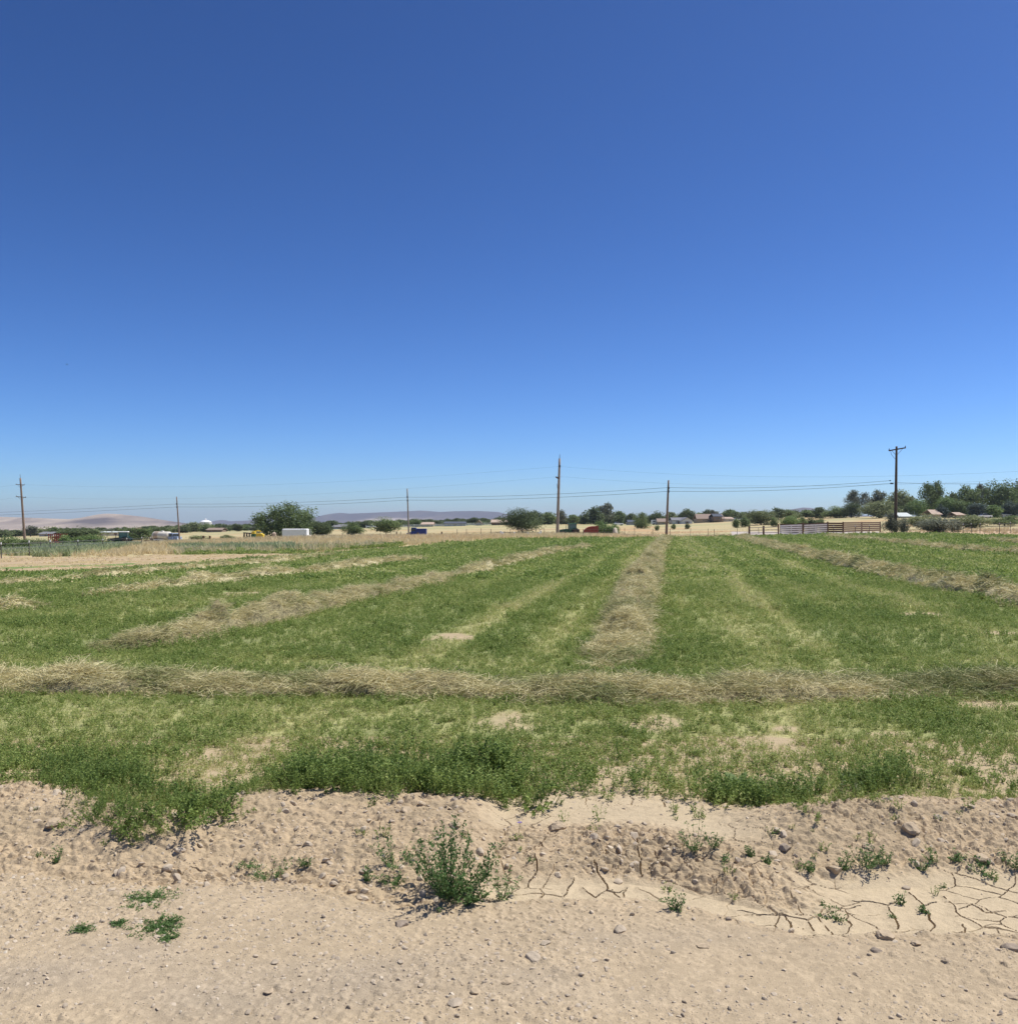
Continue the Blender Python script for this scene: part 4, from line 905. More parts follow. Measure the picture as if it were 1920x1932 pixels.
# ------------------------------------------------------------------ trees and bushes
def crown_np(seed, kind, n, ls):
    r = np.random.default_rng(seed)
    if kind == 'round':   nl, z0, rx, rz, lr = 22, -.04, .32, .42, .22
    elif kind == 'broad': nl, z0, rx, rz, lr = 24, -.04, .36, .40, .19
    elif kind == 'tall':  nl, z0, rx, rz, lr = 20, .02, .28, .42, .18
    elif kind == 'sparse': nl, z0, rx, rz, lr = 18, .18, .36, .38, .13
    elif kind == 'plume': nl, z0, rx, rz, lr = 46, .0, .36, .38, .13
    else:                 nl, z0, rx, rz, lr = 18, -.02, .33, .42, .22       # bush
    c = r.normal(size=(nl, 3)); c /= np.linalg.norm(c, axis=1, keepdims=True); c *= (r.random((nl, 1)) ** .5) * np.array([rx, rx, rz]); c[:, 2] += z0 + rz + .05
    c[:, 2] = np.maximum(c[:, 2], .12 if kind != 'sparse' else .3)
    if kind == 'plume':
        q = .36 * np.sqrt(r.random(nl)); a = r.random(nl) * 6.283; c = np.stack([q * np.cos(a), q * np.sin(a), .12 + r.random(nl) * (.72 - .22 * (q / .36) ** 2)], 1)
    k = r.integers(0, nl, n); d = r.normal(size=(n, 3)); d /= np.linalg.norm(d, axis=1, keepdims=True)
    rr = lr * r.uniform(.6, 1.25, nl)[k] * (1 - .55 * r.random(n) ** 2.2)
    el = np.array([1, 1, 1.0]) if kind != 'plume' else np.array([.75, .75, 1.35])
    p = c[k] + d * rr[:, None] * el
    p += .03 * r.normal(size=p.shape)
    nn = d * .8 + r.normal(size=d.shape) * .7 + np.array([0, 0, .3])
    dir_ = np.cross(nn, r.normal(size=nn.shape)); 
    V, Fq = leaf_quads(p, dir_, nn, ls * r.uniform(.6, 1.4, n), ls * .42 * r.uniform(.6, 1.3, n))
    lo, hi = np.percentile(V[:, :2], 1, axis=0), np.percentile(V[:, :2], 99, axis=0); zt = np.percentile(V[:, 2], 99.7)
    V[:, :2] = (V[:, :2] - (lo + hi) / 2) / (hi - lo); V[:, 2] = V[:, 2] / zt
    V[:, 2] = np.maximum(V[:, 2], .005)
    cc = c.copy(); cc[:, :2] = (cc[:, :2] - (lo + hi) / 2) / (hi - lo); cc[:, 2] /= zt
    lob = r.random(nl) * .45
    return V, Fq, np.repeat(lob[k] + .55 * r.random(n), 4), cc
def trunk_mb(seed, cc, r0):
    r = np.random.default_rng(seed); m = MB()
    top = cc[:, 2].mean() * .8
    m.tube([(0, 0, -.03), (r.normal(0, .01), r.normal(0, .01), top * .4), (r.normal(0, .02), r.normal(0, .02), top)], [r0 * 1.3, r0, r0 * .55], 7)
    for j in np.argsort(-cc[:, 2])[:9]:
        z = top * r.uniform(.35, .95); e = cc[j]
        m.tube([(0, 0, z), (e[0] * .5, e[1] * .5, z + (e[2] - z) * .4), tuple(e)], [r0 * .5, r0 * .32, r0 * .12], 5, cap=False)
    return m
LIB = {}
def proto(kind, var_, big):
    key = (kind, var_, big)
    if key not in LIB:
        seed = 1000 + hash_kind[kind] * 40 + var_ * 7 + big
        n, ls = {0: (1700, .080), 1: (6000, .040), 2: (11000, .029)}[big]
        V, Fq, va, cc = crown_np(seed, kind, n if kind != 'sparse' else int(n * .7), ls)
        a = mesh_np('crown', V, Fq, M['tree_mid'], attrs={'var': va}, linked=False)
        b = trunk_mb(seed + 3, cc, .022 if kind != 'bush' else .012).build('trunk', M['bark'], linked=False)
        LIB[key] = (a, b)
    return LIB[key]
hash_kind = dict(round=1, broad=2, tall=3, sparse=4, plume=5, bush=6)
tcount = 0
def tree(px, ytop, wpx, Y, kind, colr, label, group, big=0, name=None, cat=None):
    global tcount; tcount += 1
    X = gx(px, Y); z = gz(X, Y); h = (HOR - ytop) * Y / F_PX + EYE - z; wd = wpx * Y / F_PX
    bush = kind == 'bush' and ' tree' not in label
    name = name or ('bush' if bush else 'tree'); cat = cat or ('bush' if bush else 'tree')
    th = empty(name, (X, Y, z), label, cat, group, rz=(tcount * 2.399) % 6.283)
    a, b = proto(kind, tcount % 3, big)
    for src, m in ((a, M['tree_' + colr]), (b, None)):
        o = src.copy(); link(o, th); o.name = 'crown' if src is a else ('stem' if bush else 'trunk')
        o.scale = (wd * 1.06, wd * 1.06, h)
        if m is not None: o.material_slots[0].link = 'OBJECT'; o.material_slots[0].material = m
    return th
GT = 'trees of the far tree line'; GP = 'trees standing in the pasture'; GR = 'big trees on the right'; GB = 'bushes by the field edge'
near_trees = [
    (540, 950, 100, 232, 'plume', 'mid', 'big bushy cottonwood rising above the white trailer', GP, 2), (606, 985, 38, 232, 'bush', 'dark', 'dark round tree touching the right side of the big cottonwood', GP, 1),
    (668, 985, 38, 232, 'bush', 'mid', 'round tree between the big cottonwood and the broader tree', GP, 1), (728, 976, 50, 232, 'bush', 'mid', 'broad round tree left of the pole by the blue truck', GP, 1),
    (985, 959, 72, 232, 'bush', 'dark', 'large dark dome-shaped tree left of the tall pole by the green tractor', GP, 2), (1140, 984, 44, 186, 'bush', 'bright', 'bright green bush right behind the red rounded wagon', GB, 1),
    (1160, 988, 14, 200, 'bush', 'mid', 'small dark bush at the right end of the bright green one', GB, 0), (1239, 991, 9, 260, 'bush', 'mid', 'little bush in the pasture left of the bare pole', GB, 0),
    (1270, 988, 8, 270, 'bush', 'mid', 'first little bush in the pasture right of the bare pole', GB, 0), (1296, 987, 10, 270, 'bush', 'dark', 'second little bush in the pasture right of the bare pole', GB, 0),
    (1210, 967, 27, 300, 'round', 'mid', 'round tree alone at the edge of the pasture left of the brown roof', GP, 1),
    (150, 996, 86, 200, 'broad', 'dark', 'wide dark low tree behind the red stake wagon', GP, 1), (170, 1008, 46, 158, 'bush', 'bright', 'light green bush right of the red stake wagon', GB, 1), (124, 1009, 20, 150, 'bush', 'bright', 'narrow light bush overlapping the right end of the red stake wagon', GB, 0),
    (262, 995, 52, 250, 'broad', 'mid', 'dark green low tree behind the left tractor', GP, 1), (300, 993, 40, 270, 'broad', 'dark', 'low tree behind the tank truck', GP, 1),
    (12, 1012, 60, 84, 'bush', 'mid', 'big dark bush at the left edge', GB, 1), (40, 1017, 40, 80, 'bush', 'mid', 'dark bush at the foot of the leaning pole', GB, 1), (74, 1016, 44, 112, 'bush', 'olive', 'paler bush behind the one at the leaning pole', GB, 1),
    (376, 1010, 34, 210, 'bush', 'olive', 'low sage bush right of the tank truck pole', GB, 0), (430, 1009, 26, 215, 'bush', 'olive', 'low sage bush left of the yellow machine', GB, 0),
    (1435, 962, 52, 290, 'broad', 'olive', 'broad olive tree near the left end of the wooden fence', GP, 1), (1388, 978, 12, 260, 'bush', 'mid', 'small bush left of the broad olive tree', GB, 0), (1405, 976, 20, 265, 'bush', 'mid', 'bush touching the left of the broad olive tree', GB, 0),
    (1460, 976, 14, 262, 'bush', 'mid', 'small bush touching the right of the broad olive tree', GB, 0), (1490, 973, 32, 220, 'bush', 'bright', 'leafy bush behind the white gate on the left', GB, 1), (1512, 975, 18, 225, 'bush', 'mid', 'bush behind the middle of the white gate', GB, 0),
    (1530, 977, 20, 235, 'bush', 'dark', 'dark bush behind the right leaf of the white gate', GB, 0), (1546, 978, 16, 240, 'bush', 'mid', 'last bush behind the right end of the white gate', GB, 0),
    (1682, 970, 32, 106, 'bush', 'grey', 'upright grey-green bush hiding the base of the thick pole', GB, 1), (1704, 978, 18, 108, 'bush', 'grey', 'small grey-green bush right of the thick pole', GB, 0),
    (1766, 977, 58, 114, 'bush', 'grey', 'wide sagebrush at the field edge on the right', GB, 1), (1800, 980, 26, 118, 'bush', 'grey', 'paler sagebrush at the right end of the wide one', GB, 0),
    (1742, 970, 66, 190, 'bush', 'olive', 'low olive mound of shrubs below the tan roof', GB, 1), (1832, 972, 60, 190, 'bush', 'olive', 'low mound of shrubs left of the right fence', GB, 1), (1895, 973, 60, 200, 'bush', 'mid', 'dark low shrubs at the right edge behind the fence', GB, 1)]
for a in near_trees: tree(*a)
right_trees = [
    (1545, 957, 24, 380, 'round', 'dark', 'dark small tree right of the far grey hill'), (1577, 955, 46, 370, 'broad', 'mid', 'broad tree at the left end of the right-hand grove'), (1606, 949, 34, 360, 'round', 'dark', 'dark tree under the tall thin-leaved pair'),
    (1620, 925, 38, 380, 'sparse', 'grey', 'tall thin-leaved grey tree left of the thick pole'), (1655, 924, 26, 385, 'sparse', 'grey', 'smaller thin-leaved grey tree close to the thick pole'), (1658, 945, 58, 330, 'round', 'olive', 'smooth round willow just left of the thick pole'),
    (1694, 924, 42, 375, 'tall', 'olive', 'olive tree directly behind the thick pole'), (1716, 936, 26, 370, 'sparse', 'olive', 'thin-leaved tree right of the thick pole'), (1731, 942, 34, 340, 'round', 'bright', 'bright round tree above the pale roof'),
    (1757, 909, 44, 365, 'sparse', 'mid', 'tall open-crowned tree standing above the tan roof'), (1757, 926, 36, 372, 'round', 'dark', 'dark lower crown behind the tall open-crowned tree'), (1786, 937, 36, 335, 'round', 'bright', 'lighter round tree right of the tall open-crowned one'),
    (1797, 929, 24, 385, 'round', 'dark', 'dark top showing between the lighter tree and the high one'), (1826, 916, 40, 355, 'tall', 'mid', 'high rounded tree in the right-hand grove'), (1853, 913, 20, 390, 'sparse', 'grey', 'small thin top between the two highest right trees'),
    (1885, 907, 54, 350, 'broad', 'mid', 'highest tree near the right edge'), (1924, 905, 40, 365, 'broad', 'dark', 'tree cut off by the right edge'), (1842, 950, 32, 320, 'tall', 'blue', 'dark bluish conifer in front of the right-hand grove'),
    (1872, 953, 30, 318, 'round', 'bright', 'light green shrub-like tree right of the bluish conifer'), (1905, 945, 34, 320, 'broad', 'blue', 'dark low tree in front of the tree at the right edge'), (1815, 944, 34, 330, 'broad', 'mid', 'tree behind the small tan-roofed house on the right'),
    (1775, 952, 26, 322, 'broad', 'blue', 'dark reddish-shaded tree beside the tan roof'), (1700, 955, 28, 345, 'round', 'dark', 'dark tree filling the gap behind the pale roof')]
for px, yt, wd, Y, kd, cl, lab in right_trees: tree(px, yt, wd, Y, kd, cl, lab, GR, 1 if wd > 30 else 0)
# the far tree line, stretch by stretch between landmarks
ADJ = dict(dark='dark', mid='green', olive='olive', grey='thin greyish', bright='bright', blue='bluish dark'); ORD = ['first', 'second', 'third', 'fourth', 'fifth', 'sixth', 'seventh', 'eighth', 'ninth', 'tenth', 'eleventh', 'twelfth']
FAR = {
    'left of leaning pole': [(4, 998, 36, 'round', 'dark'), (30, 1000, 30, 'round', 'dark')],
    'between leaning pole and left tractor': [(58, 992, 22, 'sparse', 'grey'), (84, 994, 34, 'broad', 'olive'), (104, 994, 22, 'round', 'mid'), (176, 1000, 34, 'broad', 'mid'), (200, 998, 26, 'round', 'grey'), (226, 999, 24, 'broad', 'olive')],
    'between left tractor and tank truck': [(284, 995, 26, 'round', 'mid'), (320, 994, 28, 'round', 'olive')],
    'between tank truck and big cottonwood': [(346, 993, 22, 'round', 'dark'), (361, 985, 36, 'round', 'olive'), (390, 986, 26, 'round', 'mid'), (400, 992, 18, 'round', 'mid'), (418, 988, 34, 'round', 'dark'), (448, 988, 20, 'tall', 'dark'), (462, 990, 26, 'broad', 'mid'), (480, 994, 16, 'round', 'grey'), (498, 995, 20, 'broad', 'dark')],
    'between big cottonwood and blue truck': [(625, 982, 26, 'round', 'dark'), (646, 989, 18, 'round', 'dark'), (690, 982, 24, 'round', 'dark'), (706, 986, 14, 'sparse', 'grey'), (754, 982, 26, 'round', 'dark')],
    'between slim pole and dome-shaped tree': [(783, 979, 24, 'round', 'mid'), (806, 985, 24, 'broad', 'dark'), (828, 989, 22, 'round', 'grey'), (838, 985, 20, 'round', 'dark'), (855, 984, 22, 'round', 'dark'), (873, 986, 20, 'broad', 'mid'), (890, 986, 24, 'tall', 'dark'), (908, 984, 20, 'round', 'mid'), (926, 982, 24, 'round', 'dark'), (943, 983, 24, 'broad', 'dark'), (958, 986, 20, 'round', 'mid')],
    'between dome-shaped tree and tall pole': [(1011, 963, 24, 'round', 'dark'), (1033, 966, 28, 'round', 'mid'), (1022, 975, 26, 'round', 'mid')],
    'between tall pole and bare pole': [(1058, 962, 18, 'sparse', 'grey'), (1062, 974, 26, 'round', 'dark'), (1080, 971, 20, 'round', 'mid'), (1090, 974, 20, 'round', 'dark'), (1104, 967, 24, 'round', 'dark'), (1122, 956, 30, 'tall', 'dark'), (1142, 949, 22, 'sparse', 'grey'), (1140, 964, 40, 'broad', 'dark'), (1168, 964, 26, 'round', 'mid'), (1188, 968, 20, 'round', 'dark'), (1236, 964, 26, 'round', 'dark')],
    'between bare pole and olive tree': [(1266, 966, 20, 'round', 'olive'), (1285, 966, 20, 'round', 'dark'), (1300, 960, 24, 'tall', 'dark'), (1318, 967, 20, 'round', 'mid'), (1335, 961, 20, 'round', 'dark'), (1346, 962, 14, 'sparse', 'grey'), (1376, 961, 26, 'round', 'mid'), (1392, 965, 24, 'round', 'dark'), (1402, 966, 22, 'round', 'mid')],
    'between olive tree and right-hand grove': [(1466, 958, 26, 'tall', 'dark'), (1490, 961, 24, 'round', 'mid'), (1502, 962, 18, 'round', 'dark'), (1520, 962, 40, 'broad', 'mid')]}
for where, lst in FAR.items():
    lst = sorted(lst)
    for i, (px, yt, wd, kd, cl) in enumerate(lst):
        Y = 430 + (i * 37) % 60 if 'right-hand' not in where else 390 + 12 * i
        tree(px, yt, wd * 1.08, Y, kd, cl, f'{ADJ[cl]} tree, {ORD[i]} from left in tree line {where}', GT)
# a low run of scrub that closes the foot of the tree line
n = 420; pxs = rng.uniform(-60, 1580, n); Yq = rng.uniform(500, 560, n); Xq = gx(pxs, Yq)
cl, _ = proto('bush', 0, 0); sc_ = cl.copy(); sc_.name = 'scrub_00'; sc_.material_slots[0].link = 'OBJECT'; sc_.material_slots[0].material = M['tree_dark']
hgt = rng.uniform(2.2, 4.2, n)
prop(scatter('far_scrub', np.stack([Xq, Yq, ground(Xq, Yq)], 1), [sc_], np.stack([rng.uniform(5, 10, n), rng.uniform(5, 8, n), hgt], 1), rng.random(n) * 6.28, np.zeros(n)), 'dark low scrub closing the gaps under the far tree line', 'scrub')

# ------------------------------------------------------------------ utility poles and cables
def pole(px0, px1, ytop, Y, r0, matn, label, arms=(), extras=()):
    """px0 foot, px1 top (photo pixels)"""
    X = gx(px0, Y); z = gz(X, Y); H_ = (HOR - ytop) * Y / F_PX + EYE - z; dx = (px1 - px0) * Y / F_PX
    th = empty('utility_pole', (X, Y, z), label, 'utility pole', 'utility poles along the field')
    P = lambda h: (dx * h / H_, 0, h)
    n = 10; MB().tube([P(H_ * i / n) if i else (0, 0, -.3) for i in range(n + 1)], [r0 * (1 - .42 * i / n) for i in range(n + 1)], 10).build('pole', M[matn], th, smooth=True)
    for hh, L_, tilt, rz, ins in arms:
        h = H_ - hh; c = P(h); a = MB(); a.box((c[0], c[1] - r0 * .9, c[2]), (L_, .11, .14), rz, ry=tilt); arm = a.build('crossarm', M[matn], th)
        for k in np.linspace(-.46, .46, ins):
            MB().lathe((c[0] + k * L_ * math.cos(rz), c[1] - r0 * .9 + k * L_ * math.sin(rz), c[2] + .07 - k * L_ * math.sin(tilt)), 'z', [(.03, 0), (.055, .05), (.05, .14), (.02, .18)], 8).build('insulator', M['ceramic'], arm)
        for sgn in (-1, 1):
            MB().tube([(c[0] + sgn * L_ * .3 * math.cos(rz), c[1] - r0 * .9 + sgn * L_ * .3 * math.sin(rz), c[2] - .07 - sgn * L_ * .3 * math.sin(tilt)), P(h - .75)], .022, 5).build('brace', M['steel'], th)
    for f in extras: f(th, P, H_)
    return th, (X, Y, z), P, H_
def spike(th, P, H_): MB().tube([P(H_ - .1), P(H_ + .9)], [.05, .03], 6).build('top_pin', M['steel'], th)
def bolts(d0, d1, r):
    def f(th, P, H_):
        for d in (d0, d1): MB().box((P(H_ - d)[0], -r, H_ - d), (.22, .18, .24)).build('cable_clamp', M['steel'], th)
    return f
pa = pole(48, 38, 902, 200, .30, 'pole_wood', 'leaning wooden pole with two short crossarms at the far left', [(1.5, 1.8, .06, .15, 3), (4.2, 2.1, .1, .15, 3)], [spike])
pb_ = pole(339.5, 333, 937, 172, .16, 'pole_wood', 'short wooden pole beside the tank truck', extras=[bolts(1.4, 2.0, .16)])
pc = pole(771.5, 768, 922, 150, .15, 'pole_grey', 'slim pole left of the blue truck', extras=[bolts(1.4, 2.0, .15)])
def davit(th, P, H_):
    c = P(H_ - 3.0); MB().box((c[0] - .28, -.2, c[2]), (.55, .12, .22), ry=.5).build('crossarm', M['pole_dark'], th)
    c = P(H_ - 4.1); MB().tube([(c[0] - .30, -.1, c[2] + .2), (c[0] - .22, -.1, c[2] - .5), (c[0], 0, c[2] - .9)], .03, 6).build('brace', M['steel'], th)
    c = P(H_ - 1.2); MB().box((c[0] + .02, -.15, c[2]), (.3, .16, .3)).build('bracket', M['steel'], th)
    MB().tube([P(H_ - .1), P(H_ + .7)], [.06, .03], 6).build('top_pin', M['steel'], th)
pd = pole(1051, 1055.5, 865, 140, .27, 'pole_grey', 'tall pole beside the green tractor with its short arm side-on', extras=[davit])
pe = pole(1256.5, 1261, 906, 108, .17, 'pole_wood', 'bare pole at the end of the middle hay row', extras=[bolts(.95, 1.35, .17)])
def tfix(th, P, H_):
    c = P(H_ - .6); MB().tube([(-.62, -.25, c[2] + .1), (-.55, -.25, c[2] - .35), (-.2, -.2, c[2] - .75), (0, -.15, c[2] - .95)], .018, 6).build('jumper_wire', M['cable'], th)
    MB().tube([(.17, -.05, .2), (.14, -.05, H_ - .4)], .035, 6).build('conduit', M['galv'], th)
pf = pole(1688.5, 1691.5, 842, 106, .20, 'pole_dark', 'thick dark pole with a T-shaped crossarm on the right', [(.35, 1.9, -.16, -.35, 3)], [tfix])
def wpt(p, h_from_top=None, px=None, y=None, dx=0.0):
    """a point on a pole at photo row y"""
    _, (X, Y, z), P, H_ = p
    h = (HOR - y) * Y / F_PX + EYE - z; c = P(h); return np.array([X + c[0] + dx, Y - .25, z + h])
def far_pt(px, y, Y): return np.array([gx(px, Y), Y, (HOR - y) * Y / F_PX + EYE])
def cable(name, pts, sag, rad_, label):
    V = []
    for a, b in zip(pts[:-1], pts[1:]):
        for t in np.linspace(0, 1, 14)[:-1]: p = a + (b - a) * t; V.append(p - np.array([0, 0, 4 * sag * t * (1 - t)]))
    V.append(pts[-1]); o = MB().tube(V, rad_, 5).build(name, M['cable']); return prop(o, label, 'cable', 'overhead cables')
cable('telephone_cable', [far_pt(-300, 975, 215), wpt(pb_, y=951), wpt(pc, y=938), wpt(pe, y=920), wpt(pf, y=907, dx=-.85)], .35, .018, 'upper of the two dark cables strung between the low poles')
cable('telephone_cable', [far_pt(-300, 980, 215), wpt(pb_, y=956.5), wpt(pc, y=943.5), wpt(pe, y=927), wpt(pf, y=911), far_pt(2150, 902, 104)], .35, .019, 'lower of the two dark cables, running on past the thick pole')
for i, (ya, yd, dz) in enumerate(((912, 880, 0), (936, 899, 0))):
    cable('power_line', [far_pt(-400, ya + 6, 205), wpt(pa, y=ya + 2), wpt(pd, y=yd), far_pt(2200, 872 + i * 14, 95)], 1.6, .006, ['faint high wire from the leaning pole to the tall pole, upper one', 'faint high wire from the leaning pole to the tall pole, lower one'][i])
x, y, z = pf[1]
s = wpt(pf, y=911.8, dx=-.62); prop(MB().lathe(tuple(s + np.array([-.18, 0, -.02])), 'x', [(.03, -.02), (.085, .06), (.085, .32), (.03, .40)], 10).build('splice_case', M['cable']), 'black splice case hanging on the lower cable left of the thick pole', 'splice case')
s = wpt(pf, y=907, dx=-.86); prop(MB().lathe(tuple(s), 'x', [(.02, -.06), (.06, 0), (.06, .12), (.02, .16)], 8).build('cable_end', M['cable']), 'small dark dead-end fitting on the upper cable by the thick pole', 'cable fitting')

# ------------------------------------------------------------------ fences
def post_fence(pts, h, r0, label, name='wire_fence', matn='steel', tip=True, wires=(.35, .7, 1.05), skip=()):
    """steel posts joined by wire; pts = (px, distance)"""
    W = [np.array([gx(p, Y), Y, 0]) for p, Y in pts]
    for q in W: q[2] = gz(q[0], q[1])
    th = empty(name, tuple(W[0]), label, 'fence', 'wire fences around the field'); o0 = W[0]
    for q, (p, Y) in zip(W, pts):
        c = q - o0; hh = h * random.uniform(.93, 1.05); tl = random.uniform(-.05, .05)
        po = MB().tube([(c[0], c[1], c[2] - .1), (c[0] + tl, c[1], c[2] + hh)], r0, 5).build('post', M[matn], th)
        if tip: MB().tube([(c[0] + tl, c[1], c[2] + hh - .13), (c[0] + tl, c[1], c[2] + hh + .015)], r0 * 1.25, 5).build('white_tip', M['white_paint'], po)
    for wz in wires:
        MB().tube([q - o0 + np.array([0, -.03, wz * h / 1.2]) for q in W], .008, 4).build('wire', M['galv'], th)
    return th
post_fence([(3, 60), (56, 66), (95, 70), (147, 76), (194, 83), (240, 91), (267, 97), (285, 101)], 1.12, .035, 'wire fence with white-tipped steel posts along the dirt track on the left')
post_fence([(24, 74), (77, 80), (119, 86), (178, 94), (216, 101)], .95, .03, 'second row of thin fence posts in the green weeds on the left', tip=False)
post_fence([(573, 112), (609, 113), (646, 113), (681, 114), (718, 114), (756, 113)], .95, .032, 'low post fence in the straw under the white trailer', tip=False)
post_fence([(862, 112), (880, 113), (907, 113), (926, 112), (962, 112), (978, 112), (1027, 113), (1061, 112), (1100, 111), (1140, 110), (1178, 110), (1197, 111), (1231, 111), (1264, 111), (1302, 112), (1335, 112), (1347, 112), (1390, 113), (1431, 114)], 1.1, .028, 'long wire fence behind the bare pole and the green tractor', tip=False)
post_fence([(1572, 116), (1613, 108), (1640, 110)], 1.2, .032, 'three steel posts right of the white gate')
post_fence([(1816, 98), (1832, 100), (1848, 98), (1885, 97), (1905, 97), (1935, 96)], 1.2, .03, 'wire fence with white-tipped posts at the right edge')
# wooden gate of two white-boarded leaves between dark posts
Yg = 128
def gpt(px, Y=Yg): X = gx(px, Y); return np.array([X, Y, gz(X, Y)])
g0 = gpt(1468); th = empty('board_gate', tuple(g0), 'white-boarded gate in two leaves between dark posts on the right', 'gate')
def wood_post(px, hh, parent, o0, r=.11, Y=Yg):
    c = gpt(px, Y) - o0; return MB().tube([(c[0], c[1], c[2] - .2), (c[0], c[1], c[2] + hh)], [r * 1.05, r], 8).build('post', M['post_wood'], parent)
for px, hh in ((1468, 1.65), (1514, 1.8), (1561, 1.85)): wood_post(px, hh, th, g0)
for a, b in ((1470.5, 1512), (1516, 1559)):
    A_, B_ = gpt(a) - g0, gpt(b) - g0
    for k in range(5):
        zz = .22 + k * .29; P, Q = A_ + (0, -.14, zz), B_ + (0, -.14, zz + .06)
        MB().box(tuple((P + Q) / 2), (np.linalg.norm(Q - P), .04, .19), 0, ry=-math.atan2(Q[2] - P[2], Q[0] - P[0])).build('board', M['white_old'], th)
    m_ = (A_ + B_) / 2; MB().box((m_[0], m_[1] - .18, m_[2] + .8), (.10, .03, 1.4)).build('upright', M['white_old'], th)
# brown board pen behind the gate and rail fence to its left
f0 = gpt(1412, 136); th = empty('rail_fence', tuple(f0), 'rail fence of thick posts running left from the white gate', 'fence')
for px in (1413, 1440): wood_post(px, 1.5, th, f0, .15, 136)
for k in range(3):
    A_, B_ = gpt(1413, 136) - f0, gpt(1466, 130) - f0; P, Q = A_ + (0, 0, .45 + k * .4), B_ + (0, 0, .45 + k * .4)
    MB().tube([P, Q], .045, 6).build('rail', M['galv'] if k else M['post_wood'], th)
f0 = gpt(1505, 150); th = empty('board_pen', tuple(f0), 'weathered brown board pen behind and right of the white gate', 'fence')
pts = [(1472, 156), (1505, 152), (1540, 146), (1590, 140), (1625, 150), (1660, 158)]
for px, Y in pts: wood_post(px, 1.9, th, f0, .12, Y)
for (p0, y0), (p1, y1) in zip(pts[:-1], pts[1:]):
    for k in range(5):
        A_, B_ = gpt(p0, y0) - f0, gpt(p1, y1) - f0; P, Q = A_ + (0, -.13, .45 + k * .32), B_ + (0, -.13, .45 + k * .32)
        d = Q - P; MB().box(tuple((P + Q) / 2), (np.linalg.norm(d), .04, .25), math.atan2(d[1], d[0]), ry=0).build('board', M['post_wood'], th)
# H-brace, pipe markers, feeder frame, far vinyl fence
g0 = gpt(384, 128); th = empty('corner_brace', tuple(g0), 'H-shaped brace of two stout wooden posts right of the tank truck', 'fence brace')
wood_post(384, 1.25, th, g0, .15, 128); wood_post(396, 1.2, th, g0, .14, 128)
a, b = gpt(384, 128) - g0, gpt(396, 128) - g0; MB().tube([a + (0, 0, .55), b + (0, 0, .5)], .06, 6).build('rail', M['post_wood'], th)
for px, Y, h, lab in [(944.5, 107, .75, 'white pipe marker, leftmost and tallest of the close pair'), (948, 105, .62, 'white pipe marker touching the leftmost one'), (970, 106, .62, 'lone white pipe marker right of the close pair'), (996, 110, .52, 'lone white pipe marker below the dome-shaped tree'), (1017, 107, .6, 'white pipe marker, left one of the pair by the tall pole'), (1020, 111, .8, 'white pipe marker, right one of the pair by the tall pole')]:
    c = gpt(px, Y); o = MB().lathe((0, 0, 0), 'z', [(.09, -.1), (.09, h - .03), (.105, h - .03), (.105, h + .03), (.05, h + .05)], 10).build('pipe_marker', M['pvc']); o.location = tuple(c); prop(o, lab, 'pipe marker', 'white pipe markers at the field edge')
for px, Y, h, lab in [(560 + 87, 190, 1.2, 'wooden post alone in the pasture right of the metal frame'), (748, 160, 1.35, 'wooden post left of the slim pole'), (788, 128, .95, 'first short post right of the slim pole'), (833, 124, .9, 'second short post right of the slim pole')]:
    c = gpt(px, Y); o = MB().tube([(0, 0, -.2), (.02, 0, h)], [.12, .10], 8).build('wooden_post', M['post_wood']); o.location = tuple(c); prop(o, lab, 'post', 'single posts in the pasture')
g0 = gpt(626, 170); th = empty('feed_rack', tuple(g0), 'small dark metal frame standing in the straw right of the trailer', 'rack')
for sx in (-.62, .62):
    for sy in (-.3, .3): MB().tube([(sx, sy, 0), (sx, sy, 1.05)], .05, 6).build('leg', M['steel'], th)
MB().box((0, 0, 1.08), (1.4, .75, .08)).build('top_frame', M['steel'], th); MB().tube([(-.62, -.3, .45), (.62, -.3, .45)], .035, 6).build('rail', M['steel'], th)
g0 = gpt(690, 425); th = empty('white_fence', tuple(g0), 'white board fence in front of the far houses', 'fence')
fp = [gpt(p, 425) - g0 for p in np.linspace(690, 985, 30)]
for q in fp: MB().box((q[0], q[1], q[2] + .65), (.16, .16, 1.4)).build('post', M['white_paint'], th)
for a, b in zip(fp[:-1], fp[1:]):
    for zz in (.45, 1.0): d = b - a; MB().box(tuple((a + b) / 2 + np.array([0, -.1, zz])), (np.linalg.norm(d), .05, .26)).build('board', M['white_paint'], th)

